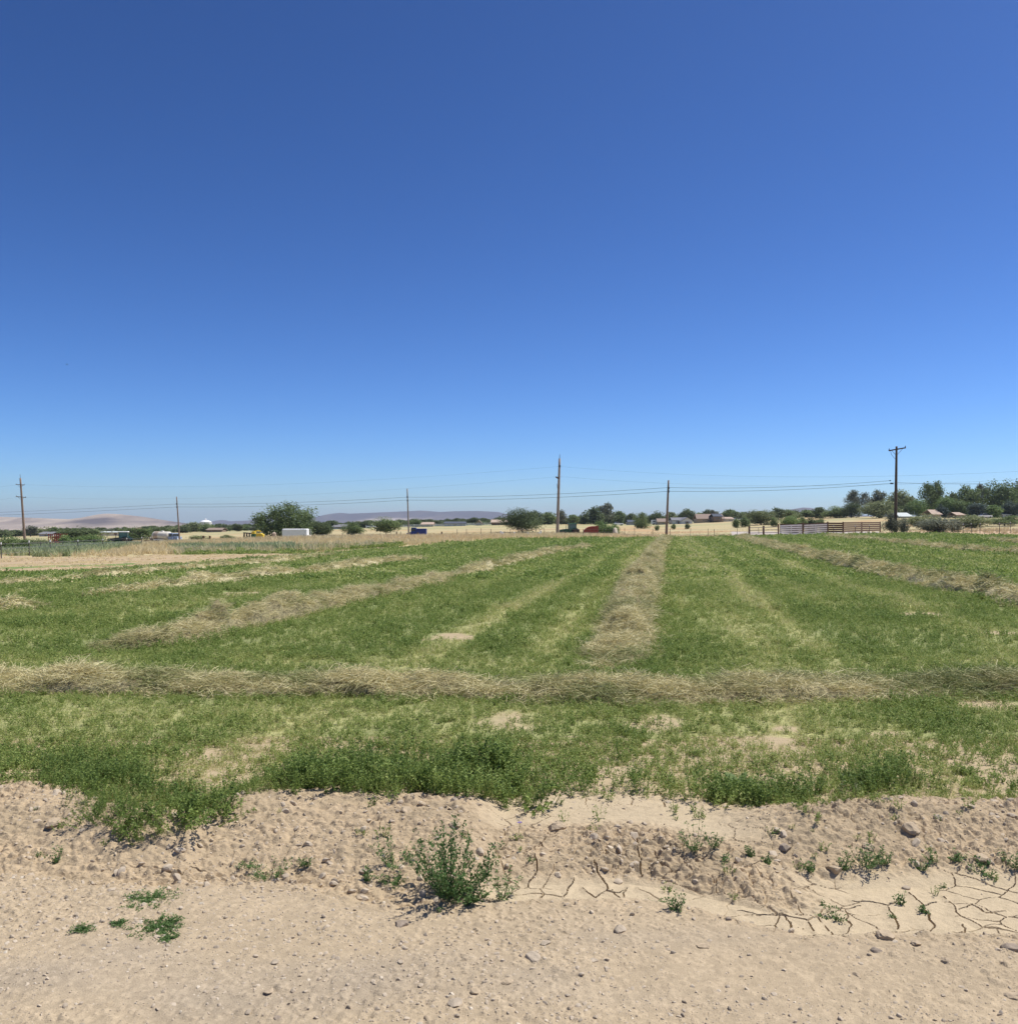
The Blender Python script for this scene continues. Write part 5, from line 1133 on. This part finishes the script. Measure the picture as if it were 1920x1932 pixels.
# ------------------------------------------------------------------ houses and farm buildings
def house(px, Y, wpx, wall_px, roof_px, wm, rm, label, gable=False, wins=2, name='house', cat='house', depth=8.0, chimney=False, zoff=0.0):
    X = gx(px, Y); z = gz(X, Y) + zoff; k = Y / F_PX; W = wpx * k; hw = wall_px * k * .8; hr = roof_px * k
    th = empty(name, (X, Y, z), label, cat, 'houses beyond the pasture')
    if gable:
        MB().prism([(-W / 2, -.3), (W / 2, -.3), (W / 2, hw), (0, hw + hr), (-W / 2, hw)], 0, depth).build('wall', M['wall_' + wm], th)
        L_ = math.hypot(W / 2, hr); an = math.atan2(hr, W / 2)
        for sg in (-1, 1):
            MB().box((sg * (W / 4 + .15), depth / 2 - .2, hw + hr / 2 + .05), (L_ + .6, depth + .9, .16), ry=sg * an).build('roof', M['roof_' + rm], th)
    else:
        MB().prism([(-W / 2, -.3), (W / 2, -.3), (W / 2, hw), (-W / 2, hw)], 0, depth).build('wall', M['wall_' + wm], th)
        L_ = math.hypot(depth / 2, hr); m = MB(); e = .5
        m.add([(-W / 2 - e, -e, hw - .05), (W / 2 + e, -e, hw - .05), (W / 2 + e * .3, depth / 2, hw + hr), (-W / 2 - e * .3, depth / 2, hw + hr), (-W / 2 - e, depth + e, hw - .05), (W / 2 + e, depth + e, hw - .05),
               (-W / 2 - e, -e, hw + .12), (W / 2 + e, -e, hw + .12), (W / 2 + e * .3, depth / 2, hw + hr + .17), (-W / 2 - e * .3, depth / 2, hw + hr + .17), (-W / 2 - e, depth + e, hw + .12), (W / 2 + e, depth + e, hw + .12)],
              [(6, 7, 8, 9), (9, 8, 11, 10), (0, 3, 2, 1), (3, 4, 5, 2), (0, 1, 7, 6), (4, 10, 11, 5), (0, 6, 9, 3), (3, 9, 10, 4), (1, 2, 8, 7), (2, 5, 11, 8)])
        ro = m.build('roof', M['roof_' + rm], th)
        if chimney: MB().box((W * .2, depth * .45, hw + hr), (.8, .8, 1.3)).build('chimney', M['wall_brick'], ro)
    for i in range(wins):
        x = (-.36 + .72 * (i + .5) / wins) * W; s = min(1.0, hw * .22)
        fr = MB().box((x, -.03, hw * .55), (s * 1.8, .1, s * 1.5)).build('window', M['white_paint'], th)
        MB().box((x, -.09, hw * .55), (s * 1.5, .04, s * 1.2)).build('pane', M['glass'], fr)
    if wins > 1: MB().box((.0, -.04, hw * .38), (1.0, .08, hw * .76)).build('door', M['wall_brown'], th)
    return th
house(86, 430, 24, 5, 4, 'grey', 'grey', 'low grey-roofed house behind the leaning pole', wins=2)
house(28, 150, 20, 4, 2, 'white', 'white', 'small shed with a white roof at the far left', wins=0, name='shed', cat='shed', depth=3)
house(138, 300, 18, 7, 2, 'cream', 'tan', 'beige shed roof showing above the wide dark tree', wins=0, name='shed', cat='shed', zoff=.6)
house(218, 330, 54, 6, 1.2, 'cream', 'pale', 'long low pale shed behind the left tractor', wins=2, name='shed', cat='shed', depth=6, zoff=.8)
house(254, 400, 14, 5, 3, 'tan', 'rust', 'small rust-roofed building right of the long pale shed', wins=0, zoff=1.2)
house(404, 425, 28, 5, 3.5, 'brown', 'brown', 'low brown house under the dark trees right of the white tank', wins=2)
house(502, 420, 14, 6, 4, 'white', 'grey', 'small pale house left of the big cottonwood', wins=1)
house(640, 425, 24, 4.5, 4.5, 'grey', 'grey', 'grey-roofed house between two round trees', wins=2)
house(806, 425, 22, 5, 4, 'tan', 'tan', 'tan-roofed house right of the slim pole', wins=2)
house(858, 425, 40, 5.5, 3.5, 'bluegrey', 'dark', 'long house with a dark blue roof in the middle', wins=4)
house(903, 425, 11, 5, 5, 'tan', 'brown', 'small gabled house right of the long dark-roofed one', gable=True, wins=1)
house(942, 415, 30, 6, 5, 'brick', 'tan', 'brown house with a tan roof left of the dome-shaped tree', wins=2, chimney=True)
house(1192, 425, 14, 6, 4, 'grey', 'dark', 'grey house between trees left of the round pasture tree', wins=1)
house(1250, 400, 18, 6, 6, 'tan', 'brown', 'brown-roofed house just left of the bare pole', wins=1)
house(1280, 400, 24, 8, 5, 'white', 'grey', 'long grey-roofed wing of the white house right of the bare pole', wins=2)
house(1296, 394, 20, 7, 6, 'white', 'grey', 'white gabled house front right of the bare pole', gable=True, wins=2)
house(1340, 400, 50, 8, 9, 'tan', 'brown', 'largest grey-brown house left of the broad olive tree', wins=4, chimney=True)
house(1354, 394, 15, 9, 5, 'brown', 'dark', 'dark-fronted wing on the right of the largest house', wins=2, zoff=.8)
house(1376, 405, 14, 6, 3, 'white', 'tan', 'small white house right of the largest house', wins=1)
house(1708, 318, 22, 3, 7, 'cream', 'pale', 'house with a pale roof right of the thick pole', wins=1, zoff=.0)
house(1767, 318, 15, 4, 9, 'tan', 'tan', 'house with a tan roof below the tall open-crowned tree', gable=False, wins=1, zoff=.6)
house(1812, 318, 14, 4, 5, 'tan', 'tan', 'small tan-roofed house in front of the high rounded tree', wins=1, zoff=.4)
house(1898, 318, 13, 4, 4, 'white', 'pale', 'pale small roof near the right edge among the trees', wins=1, zoff=.6)
# domed white water tank far behind the trees
Y = 620; X = gx(388, Y); z = gz(X, Y); k = Y / F_PX; th = empty('water_tank', (X, Y, z), 'white domed water tank rising behind the trees right of the tank truck', 'water tank')
r_ = 11.5 * k; MB().lathe((0, 0, 0), 'z', [(r_, 0), (r_, 15 * k)], 28).build('wall', M['wall_white'], th); MB().lathe((0, 0, 15 * k), 'z', [(r_ * 1.02, 0), (r_ * .85, 2.2 * k), (r_ * .5, 4.2 * k), (r_ * .12, 5.2 * k)], 28).build('roof', M['white_paint'], th, smooth=True)
MB().lathe((0, 0, 20 * k), 'z', [(.5, 0), (.5, .7), (.7, .7), (.1, 1.1)], 10).build('vent', M['white_paint'], th)
for a in (-.12, .12): MB().tube([(-r_ * .6 + a * 3, -r_ * .82, 0), (-r_ * .6 + a * 3, -r_ * .82, 15 * k)], .08, 5).build('ladder_rail', M['steel'], th)

# ------------------------------------------------------------------ vehicles and machines
def wheel(parent, c, R_, wd, rim='beige_rim', name='wheel'):
    w_ = MB().lathe(c, 'y', [(R_ * .58, -wd / 2), (R_ * .93, -wd / 2), (R_, -wd * .3), (R_, wd * .3), (R_ * .93, wd / 2), (R_ * .58, wd / 2)], 20).build(name, M['rubber'], parent)
    MB().lathe(c, 'y', [(R_ * .15, -wd * .53), (R_ * .5, -wd * .46), (R_ * .6, -wd * .52), (R_ * .6, wd * .52), (R_ * .5, wd * .46), (R_ * .15, wd * .53)], 16).build('rim', M[rim], w_)
    return w_
def tractor(px, Y, rz, paint, label, s=1.0, loader=False):
    X = gx(px, Y); z = gz(X, Y); th = empty('tractor', (X, Y, z), label, 'tractor', 'tractors', rz)
    th.scale = (s, s, s)
    # faces -x
    MB().prism([(-2.35, .85), (-.55, .85), (-.55, 1.62), (-1.2, 1.60), (-2.28, 1.42)], -.40, .40).build('hood', M[paint], th, bevel=.05)
    MB().box((-1.25, 0, .72), (2.0, .5, .5)).build('chassis', M['black_paint'], th)
    MB().box((-2.38, 0, 1.12), (.06, .66, .48)).build('grille', M['black_paint'], th)
    cab = MB().box((.25, 0, 1.25), (1.55, 1.25, .7)).build('cab', M[paint], th, bevel=.04)
    for sx in (-.48, .98):
        for sy in (-.6, .6): MB().box((sx, sy, 2.1), (.09, .09, 1.05)).build('pillar', M[paint], cab)
    for sy in (-.585, .585): MB().box((.25, sy, 2.1), (1.38, .02, 1.0)).build('window', M['glass_green'], cab)
    for sx in (-.47, .97): MB().box((sx, 0, 2.1), (.02, 1.1, 1.0)).build('window', M['glass_green'], cab)
    MB().box((.25, 0, 2.7), (1.75, 1.4, .16), taper=.93).build('roof', M['white_old'] if loader else M[paint], cab, bevel=.04)
    for sy in (-.78, .78):
        MB().prism([(-.1, 1.5), (.2, 1.76), (.9, 1.82), (1.5, 1.5), (1.62, 1.2), (1.5, 1.2), (1.3, 1.55), (.8, 1.70), (.3, 1.62), (.05, 1.4)], sy - .26, sy + .26).build('fender', M[paint], th)
        wheel(th, (.75, sy * 1.15, .82), .84, .5, 'beige_rim'); wheel(th, (-1.75, sy * .98, .56), .57, .34, 'beige_rim')
    MB().tube([(-1.1, -.25, 1.6), (-1.1, -.25, 2.35)], .045, 8).build('exhaust', M['black_paint'], th)
    MB().box((1.75, 0, .7), (.7, .7, .18)).build('hitch', M['black_paint'], th)
    if loader:
        for sy in (-.62, .62): MB().tube([(-.4, sy, 1.55), (-1.5, sy, 1.5), (-2.7, sy, .75)], .07, 6).build('loader_arm', M['black_paint'], th)
        MB().prism([(-3.6, .15), (-2.7, .15), (-2.65, .95), (-2.8, .95), (-2.95, .3), (-3.6, .25)], -.95, .95).build('bucket', M['black_paint'], th)
        MB().box((-2.2, 0, 1.25), (.9, .8, .5), taper=.7).build('pump_box', M['black_paint'], th)
    return th
tractor(1077, 186, R(8), 'green_paint', 'green cab tractor with a long hood right of the tall pole')
tractor(231, 165, R(12), 'green_dark', 'dark green tractor with a black front loader at the left', .98, True)
# red rounded wagon by the green tractor
Y = 183; X = gx(1112, Y); z = gz(X, Y); th = empty('hay_wagon', (X, Y, z), 'faded red wagon with a rounded ribbed front right of the green tractor', 'wagon')
out = [(-1.35, .35), (-1.30, .9), (-1.1, 1.35), (-.75, 1.7), (-.2, 1.98), (.4, 2.12), (1.7, 2.15), (1.7, .35)]
MB().prism(out, -1.0, 1.0).build('body', M['red_paint'], th)
for k in range(5):
    zz = .5 + k * .33; x0 = np.interp(zz, [.35, .9, 1.35, 1.7, 1.98, 2.15], [-1.37, -1.32, -1.12, -.77, -.22, .5])
    MB().box(((x0 + 1.7) / 2, -1.03, zz), (1.7 - x0, .06, .07)).build('rib', M['rust'], th)
for k in range(4): MB().box((-.75 + k * .75, -1.045, 1.0 + .12 * min(k, 2)), (.07, .05, 1.3 + .24 * min(k, 2))).build('stake', M['rust'], th)
for sy in (-.85, .85): wheel(th, (.7, sy, .38), .4, .25)
MB().tube([(-1.3, 0, .45), (-2.3, 0, .5)], .05, 6).build('tongue', M['rust'], th)
# red stake wagon, left
Y = 152; X = gx(109, Y); z = gz(X, Y); th = empty('stake_wagon', (X, Y, z), 'dark red stake-sided wagon in front of the wide dark tree', 'wagon', rz=R(-10))
MB().box((0, 0, .75), (2.5, 1.6, .16)).build('bed', M['red_paint'], th)
for k in range(7): MB().box((-1.1 + k * .366, -.8, 1.55), (.09, .07, 1.75)).build('stake', M['red_paint'], th)
for k in range(7): MB().box((-1.1 + k * .366, .8, 1.55), (.09, .07, 1.75)).build('stake', M['red_paint'], th)
for zz in (1.2, 1.8, 2.35): MB().box((0, -.86, zz), (2.4, .05, .10)).build('rail', M['red_paint'], th); MB().box((0, .86, zz), (2.4, .05, .10)).build('rail', M['red_paint'], th)
for sx in (-.8, .8):
    for sy in (-.7, .7): wheel(th, (sx, sy, .38), .38, .22, 'yellow_paint')
MB().tube([(1.2, 0, .6), (2.4, 0, .5)], .05, 6).build('tongue', M['yellow_paint'], th)
# disc harrow behind the left tractor
Y = 165; X = gx(266, Y); z = gz(X, Y); th = empty('disc_harrow', (X, Y, z), 'rusty disc harrow hitched behind the left tractor', 'implement')
MB().tube([(-1.6, 0, .6), (0, 0, .65), (1.3, 0, .75)], .07, 6).build('drawbar', M['rust'], th); MB().box((.9, 0, .8), (.12, 2.2, .12)).build('frame', M['rust'], th)
for k in range(5): MB().lathe((1.15, -.9 + k * .45, .5), 'y', [(.05, -.05), (.5, -.02), (.5, .0), (.05, .06)], 16).build('disc', M['rust'], th)
for k in range(4): MB().lathe((.1, -.7 + k * .45, .35), 'y', [(.05, -.05), (.34, -.02), (.34, .0), (.05, .06)], 16).build('disc', M['rust'], th)
# tank truck
Y = 178; X = gx(313, Y); z = gz(X, Y); th = empty('tank_truck', (X, Y, z), 'white tank truck with a dusty rear parked left of the short pole', 'truck', rz=R(-28))
MB().box((.2, 0, .85), (6.6, .9, .22)).build('chassis', M['black_paint'], th)
MB().lathe((-1.0, 0, 1.82), 'x', [(.2, -2.28), (.72, -2.2), (.84, -2.05), (.84, 1.95), (.72, 2.1), (.2, 2.18)], 22).build('tank', M['tank_cream'], th, smooth=True)
MB().lathe((-2.1, 0, 1.82), 'x', [(.86, -.55), (.865, -.5), (.865, .5), (.86, .55)], 22).build('dusty_band', M['tan_stain'], th)
MB().lathe((-.9, 0, 2.6), 'z', [(.32, 0), (.32, .16), (.1, .2)], 14).build('hatch', M['white_old'], th)
MB().box((-3.45, 0, 1.25), (.6, 1.5, .8)).build('pump_box', M['tan_stain'], th)
for sy in (-1, 1): MB().box((-1.1, sy * .88, 1.02), (3.0, .1, .22)).build('side_rail', M['white_old'], th)
cb = MB().box((2.15, 0, 1.7), (1.2, 1.75, 1.35), taper=.9).build('cab', M['blue_grey'], th, bevel=.08)
MB().box((2.15, -.86, 1.95), (.8, .04, .5)).build('window', M['glass'], cb); MB().box((2.76, 0, 1.95), (.04, 1.4, .55)).build('windscreen', M['glass'], cb)
MB().box((3.25, 0, 1.3), (1.2, 1.35, .75), taper=.9).build('hood', M['blue_grey'], th, bevel=.08)
for sy in (-.5, .5): MB().lathe((3.86, sy, 1.25), 'x', [(.13, 0), (.13, .05), (.03, .07)], 10).build('headlight', M['white_paint'], th)
for sx in (-2.6, -1.55, 3.0):
    for sy in (-.85, .85): wheel(th, (sx, sy, .5), .5, .3)
# yellow and green baler, white sheeting, grey drum
Y = 172; X = gx(484, Y); z = gz(X, Y); th = empty('baler', (X, Y, z), 'green and yellow farm machine left of the big cottonwood', 'farm machine')
MB().box((-.55, 0, 1.0), (.75, 1.3, 1.3), taper=.9).build('body', M['green_paint'], th, bevel=.06); MB().box((-.5, 0, 1.95), (.7, 1.1, .55), taper=.8).build('hopper', M['yellow_paint'], th, bevel=.05)
MB().prism([(-.05, .9), (1.35, 1.0), (1.4, 1.6), (.9, 1.85), (.1, 1.75)], -.6, .6).build('drum_housing', M['yellow_paint'], th, bevel=.06)
MB().tube([(-.3, 0, 2.2), (.2, 0, 2.35), (.8, 0, 2.2)], .09, 8).build('spout', M['yellow_paint'], th)
for sy in (-.75, .75): wheel(th, (.5, sy, .5), .5, .28, 'yellow_paint'); wheel(th, (-.6, sy, .4), .4, .22, 'yellow_paint')
Y = 160; X = gx(462, Y); z = gz(X, Y)
V, Fc = rock_shape(990, 3, .18, .5, 2); V = V * np.array([1.75, .7, 1.6]); o = mesh_np('plastic_sheeting', V, Fc, M['white_paint']); o.location = (X, Y, z + .45); prop(o, 'crumpled white sheeting lying in the straw left of the yellow machine', 'sheeting')
Y = 205; X = gx(469, Y); z = gz(X, Y); th = empty('hay_rake', (X, Y, z), 'black hay rake behind the green and yellow machine', 'farm machine')
MB().tube([(-1.2, 0, 1.9), (1.6, 0, 1.7)], .12, 8).build('beam', M['black_paint'], th)
for k in range(5): MB().lathe((-1.0 + k * .6, 0, 1.3), 'x', [(.05, -.03), (.6, -.02), (.6, .02), (.05, .03)], 14).build('rake_wheel', M['black_paint'], th)
for sx in (-.9, 1.2): MB().tube([(sx, 0, 1.8), (sx, 0, .3)], .07, 6).build('leg', M['black_paint'], th); wheel(th, (sx, 0, .35), .35, .2)
Y = 170; X = gx(517, Y); z = gz(X, Y); th = empty('feed_tank', (X, Y, z), 'small pale feed tank on legs between the yellow machine and the trailer', 'tank')
MB().lathe((0, 0, 1.0), 'z', [(.12, -.3), (.42, 0), (.42, .7), (.1, .95)], 14).build('tank', M['tan_stain'], th)
for a in range(4): MB().tube([(.38 * math.cos(a * 1.57 + .7), .38 * math.sin(a * 1.57 + .7), 0), (.38 * math.cos(a * 1.57 + .7), .38 * math.sin(a * 1.57 + .7), 1.1)], .04, 5).build('leg', M['steel'], th)
# white box trailer
Y = 158; X = gx(560, Y); z = gz(X, Y); th = empty('trailer', (X, Y, z), 'plain white box trailer under the big cottonwood', 'trailer')
MB().box((-.2, 0, 1.35), (4.35, 2.0, 1.9)).build('body', M['white_paint'], th, bevel=.16)
for zz in (.62, 2.05): MB().box((-.2, -1.02, zz), (4.1, .03, .05)).build('trim', M['white_old'], th)
MB().box((2.2, 0, .9), (.5, 1.2, .6)).build('tool_box', M['white_old'], th); MB().tube([(2.1, 0, .45), (3.4, 0, .45)], .06, 6).build('tongue', M['steel'], th); MB().tube([(2.55, -.3, .5), (2.55, -.3, 2.2)], .035, 6).build('jack_post', M['white_old'], th)
for sx in (-.7, .2):
    for sy in (-.9, .9): wheel(th, (sx, sy, .34), .34, .2)
# blue truck
Y = 175; X = gx(788, Y); z = gz(X, Y); th = empty('blue_truck', (X, Y, z), 'old dark blue farm truck right of the slim pole', 'truck', rz=R(0))
MB().box((.75, 0, 1.35), (1.9, 1.7, 1.2)).build('cargo_box', M['blue_paint'], th, bevel=.05)
cb = MB().box((-.75, 0, 1.45), (1.1, 1.65, 1.35), taper=.86).build('cab', M['blue_paint'], th, bevel=.08)
MB().box((-.75, -.80, 1.72), (.66, .05, .45)).build('window', M['glass'], cb); MB().box((-1.24, 0, 1.72), (.05, 1.2, .45)).build('windscreen', M['glass'], cb); MB().box((-.72, 0, 2.13), (.9, 1.4, .06)).build('roof', M['blue_grey'], cb)
MB().prism([(-2.2, .75), (-1.25, .75), (-1.25, 1.3), (-2.1, 1.1)], -.65, .65).build('hood', M['blue_paint'], th, bevel=.05)
for sy in (-.45, .45): MB().lathe((-2.22, sy, .92), 'x', [(.1, 0), (.1, .04), (.02, .06)], 8).build('headlight', M['white_paint'], th)
MB().box((-.1, 0, .65), (3.6, .7, .2)).build('chassis', M['black_paint'], th)
for sx in (-1.5, 1.0):
    for sy in (-.75, .75): wheel(th, (sx, sy, .42), .42, .25)
# pale canvas heap at the right of the bright bush, small white van, car
Y = 184; X = gx(1160, Y); z = gz(X, Y); V, Fc = rock_shape(995, 3, 1.15, .18, 5); V = V * np.array([.62, .6, .95]); o = mesh_np('canvas_heap', V, Fc, M['tarp'], smooth=True); o.location = (X, Y, z + .75); prop(o, 'pale cone-shaped canvas heap right of the bright green bush', 'canvas cover')
def car(px, Y, rz, matn, label, van=False):
    X = gx(px, Y); z = gz(X, Y); th = empty('parked_car', (X, Y, z), label, 'van' if van else 'car', 'cars parked at the far houses', rz)
    b = MB().prism([(-2.2, .35), (2.2, .35), (2.2, .95), (1.9, 1.0), (1.4, 1.0), (-2.1, 1.02)] if not van else [(-2.3, .35), (2.3, .35), (2.3, 1.2), (1.7, 1.3), (1.2, 2.05), (-2.3, 2.1)], -.85, .85).build('body', M[matn], th, bevel=.08)
    if not van: c = MB().prism([(-1.7, 1.0), (1.0, 1.0), (.35, 1.5), (-1.2, 1.52)], -.75, .75).build('cabin', M['glass'], th); MB().box((-.45, 0, 1.53), (1.5, 1.4, .05)).build('roof', M[matn], th)
    else:
        for sx in (-1.3, .4): MB().box((sx, -.87, 1.6), (1.1, .03, .5)).build('window', M['glass'], th)
    for sx in (-1.35, 1.35):
        for sy in (-.8, .8): wheel(th, (sx, sy, .33), .33, .2)
car(1238, 405, .1, 'white_paint', 'white van parked left of the bare pole in front of the brown roof', True); car(1166, 395, .2, 'white_paint', 'white car parked beyond the bright green bush'); car(700, 424, 0, 'white_paint', 'white car by the far trees right of the round tree'); car(1392, 400, .1, 'white_paint', 'white car in front of the trees right of the small white house'); car(1858, 305, .1, 'white_paint', 'white car in front of the low shrubs on the right')

# ------------------------------------------------------------------ birds
def bird(px, y, Y, wing, label, rz, bank):
    p = far_pt(px, y, Y); th = empty('bird', tuple(p), label, 'bird', 'birds in the sky', rz)
    s = wing
    MB().lathe((0, 0, 0), 'x', [(.01 * s, -.30 * s), (.06 * s, -.12 * s), (.075 * s, .05 * s), (.05 * s, .17 * s), (.045 * s, .22 * s), (.005 * s, .31 * s)], 10).build('body', M['bird'], th, smooth=True)
    for sg in (-1, 1):
        MB().add([(.10 * s, sg * .04 * s, .02 * s), (-.10 * s, sg * .04 * s, .02 * s), (.12 * s, sg * .26 * s, (.02 + bank) * s), (-.08 * s, sg * .28 * s, (.02 + bank) * s), (-.10 * s, sg * .52 * s, (.02 + bank * .6) * s),
                  (.10 * s, sg * .04 * s, .035 * s), (-.10 * s, sg * .04 * s, .03 * s), (.12 * s, sg * .26 * s, (.035 + bank) * s), (-.08 * s, sg * .28 * s, (.03 + bank) * s)],
                 [(0, 1, 3, 2), (2, 3, 4), (5, 7, 8, 6), (7, 4, 8), (0, 2, 7, 5), (1, 6, 8, 3), (2, 4, 7), (3, 8, 4)]).build('wing', M['bird'], th)
    MB().add([(-.26 * s, -.03 * s, 0), (-.26 * s, .03 * s, 0), (-.42 * s, .08 * s, .01 * s), (-.42 * s, -.08 * s, .01 * s), (-.34 * s, 0, .02 * s)], [(0, 1, 2, 3), (0, 4, 1), (1, 4, 2), (2, 4, 3), (3, 4, 0)]).build('tail', M['bird'], th)
bird(125, 687, 60, .22, 'small dark bird in the open sky on the left', .3, .12)
bird(1105, 868.5, 130, .26, 'tiny dark bird right of the top of the tall pole', 1.2, .15)
bird(1875, 898, 150, .24, 'tiny faint bird at the right above the grove', .8, .1)
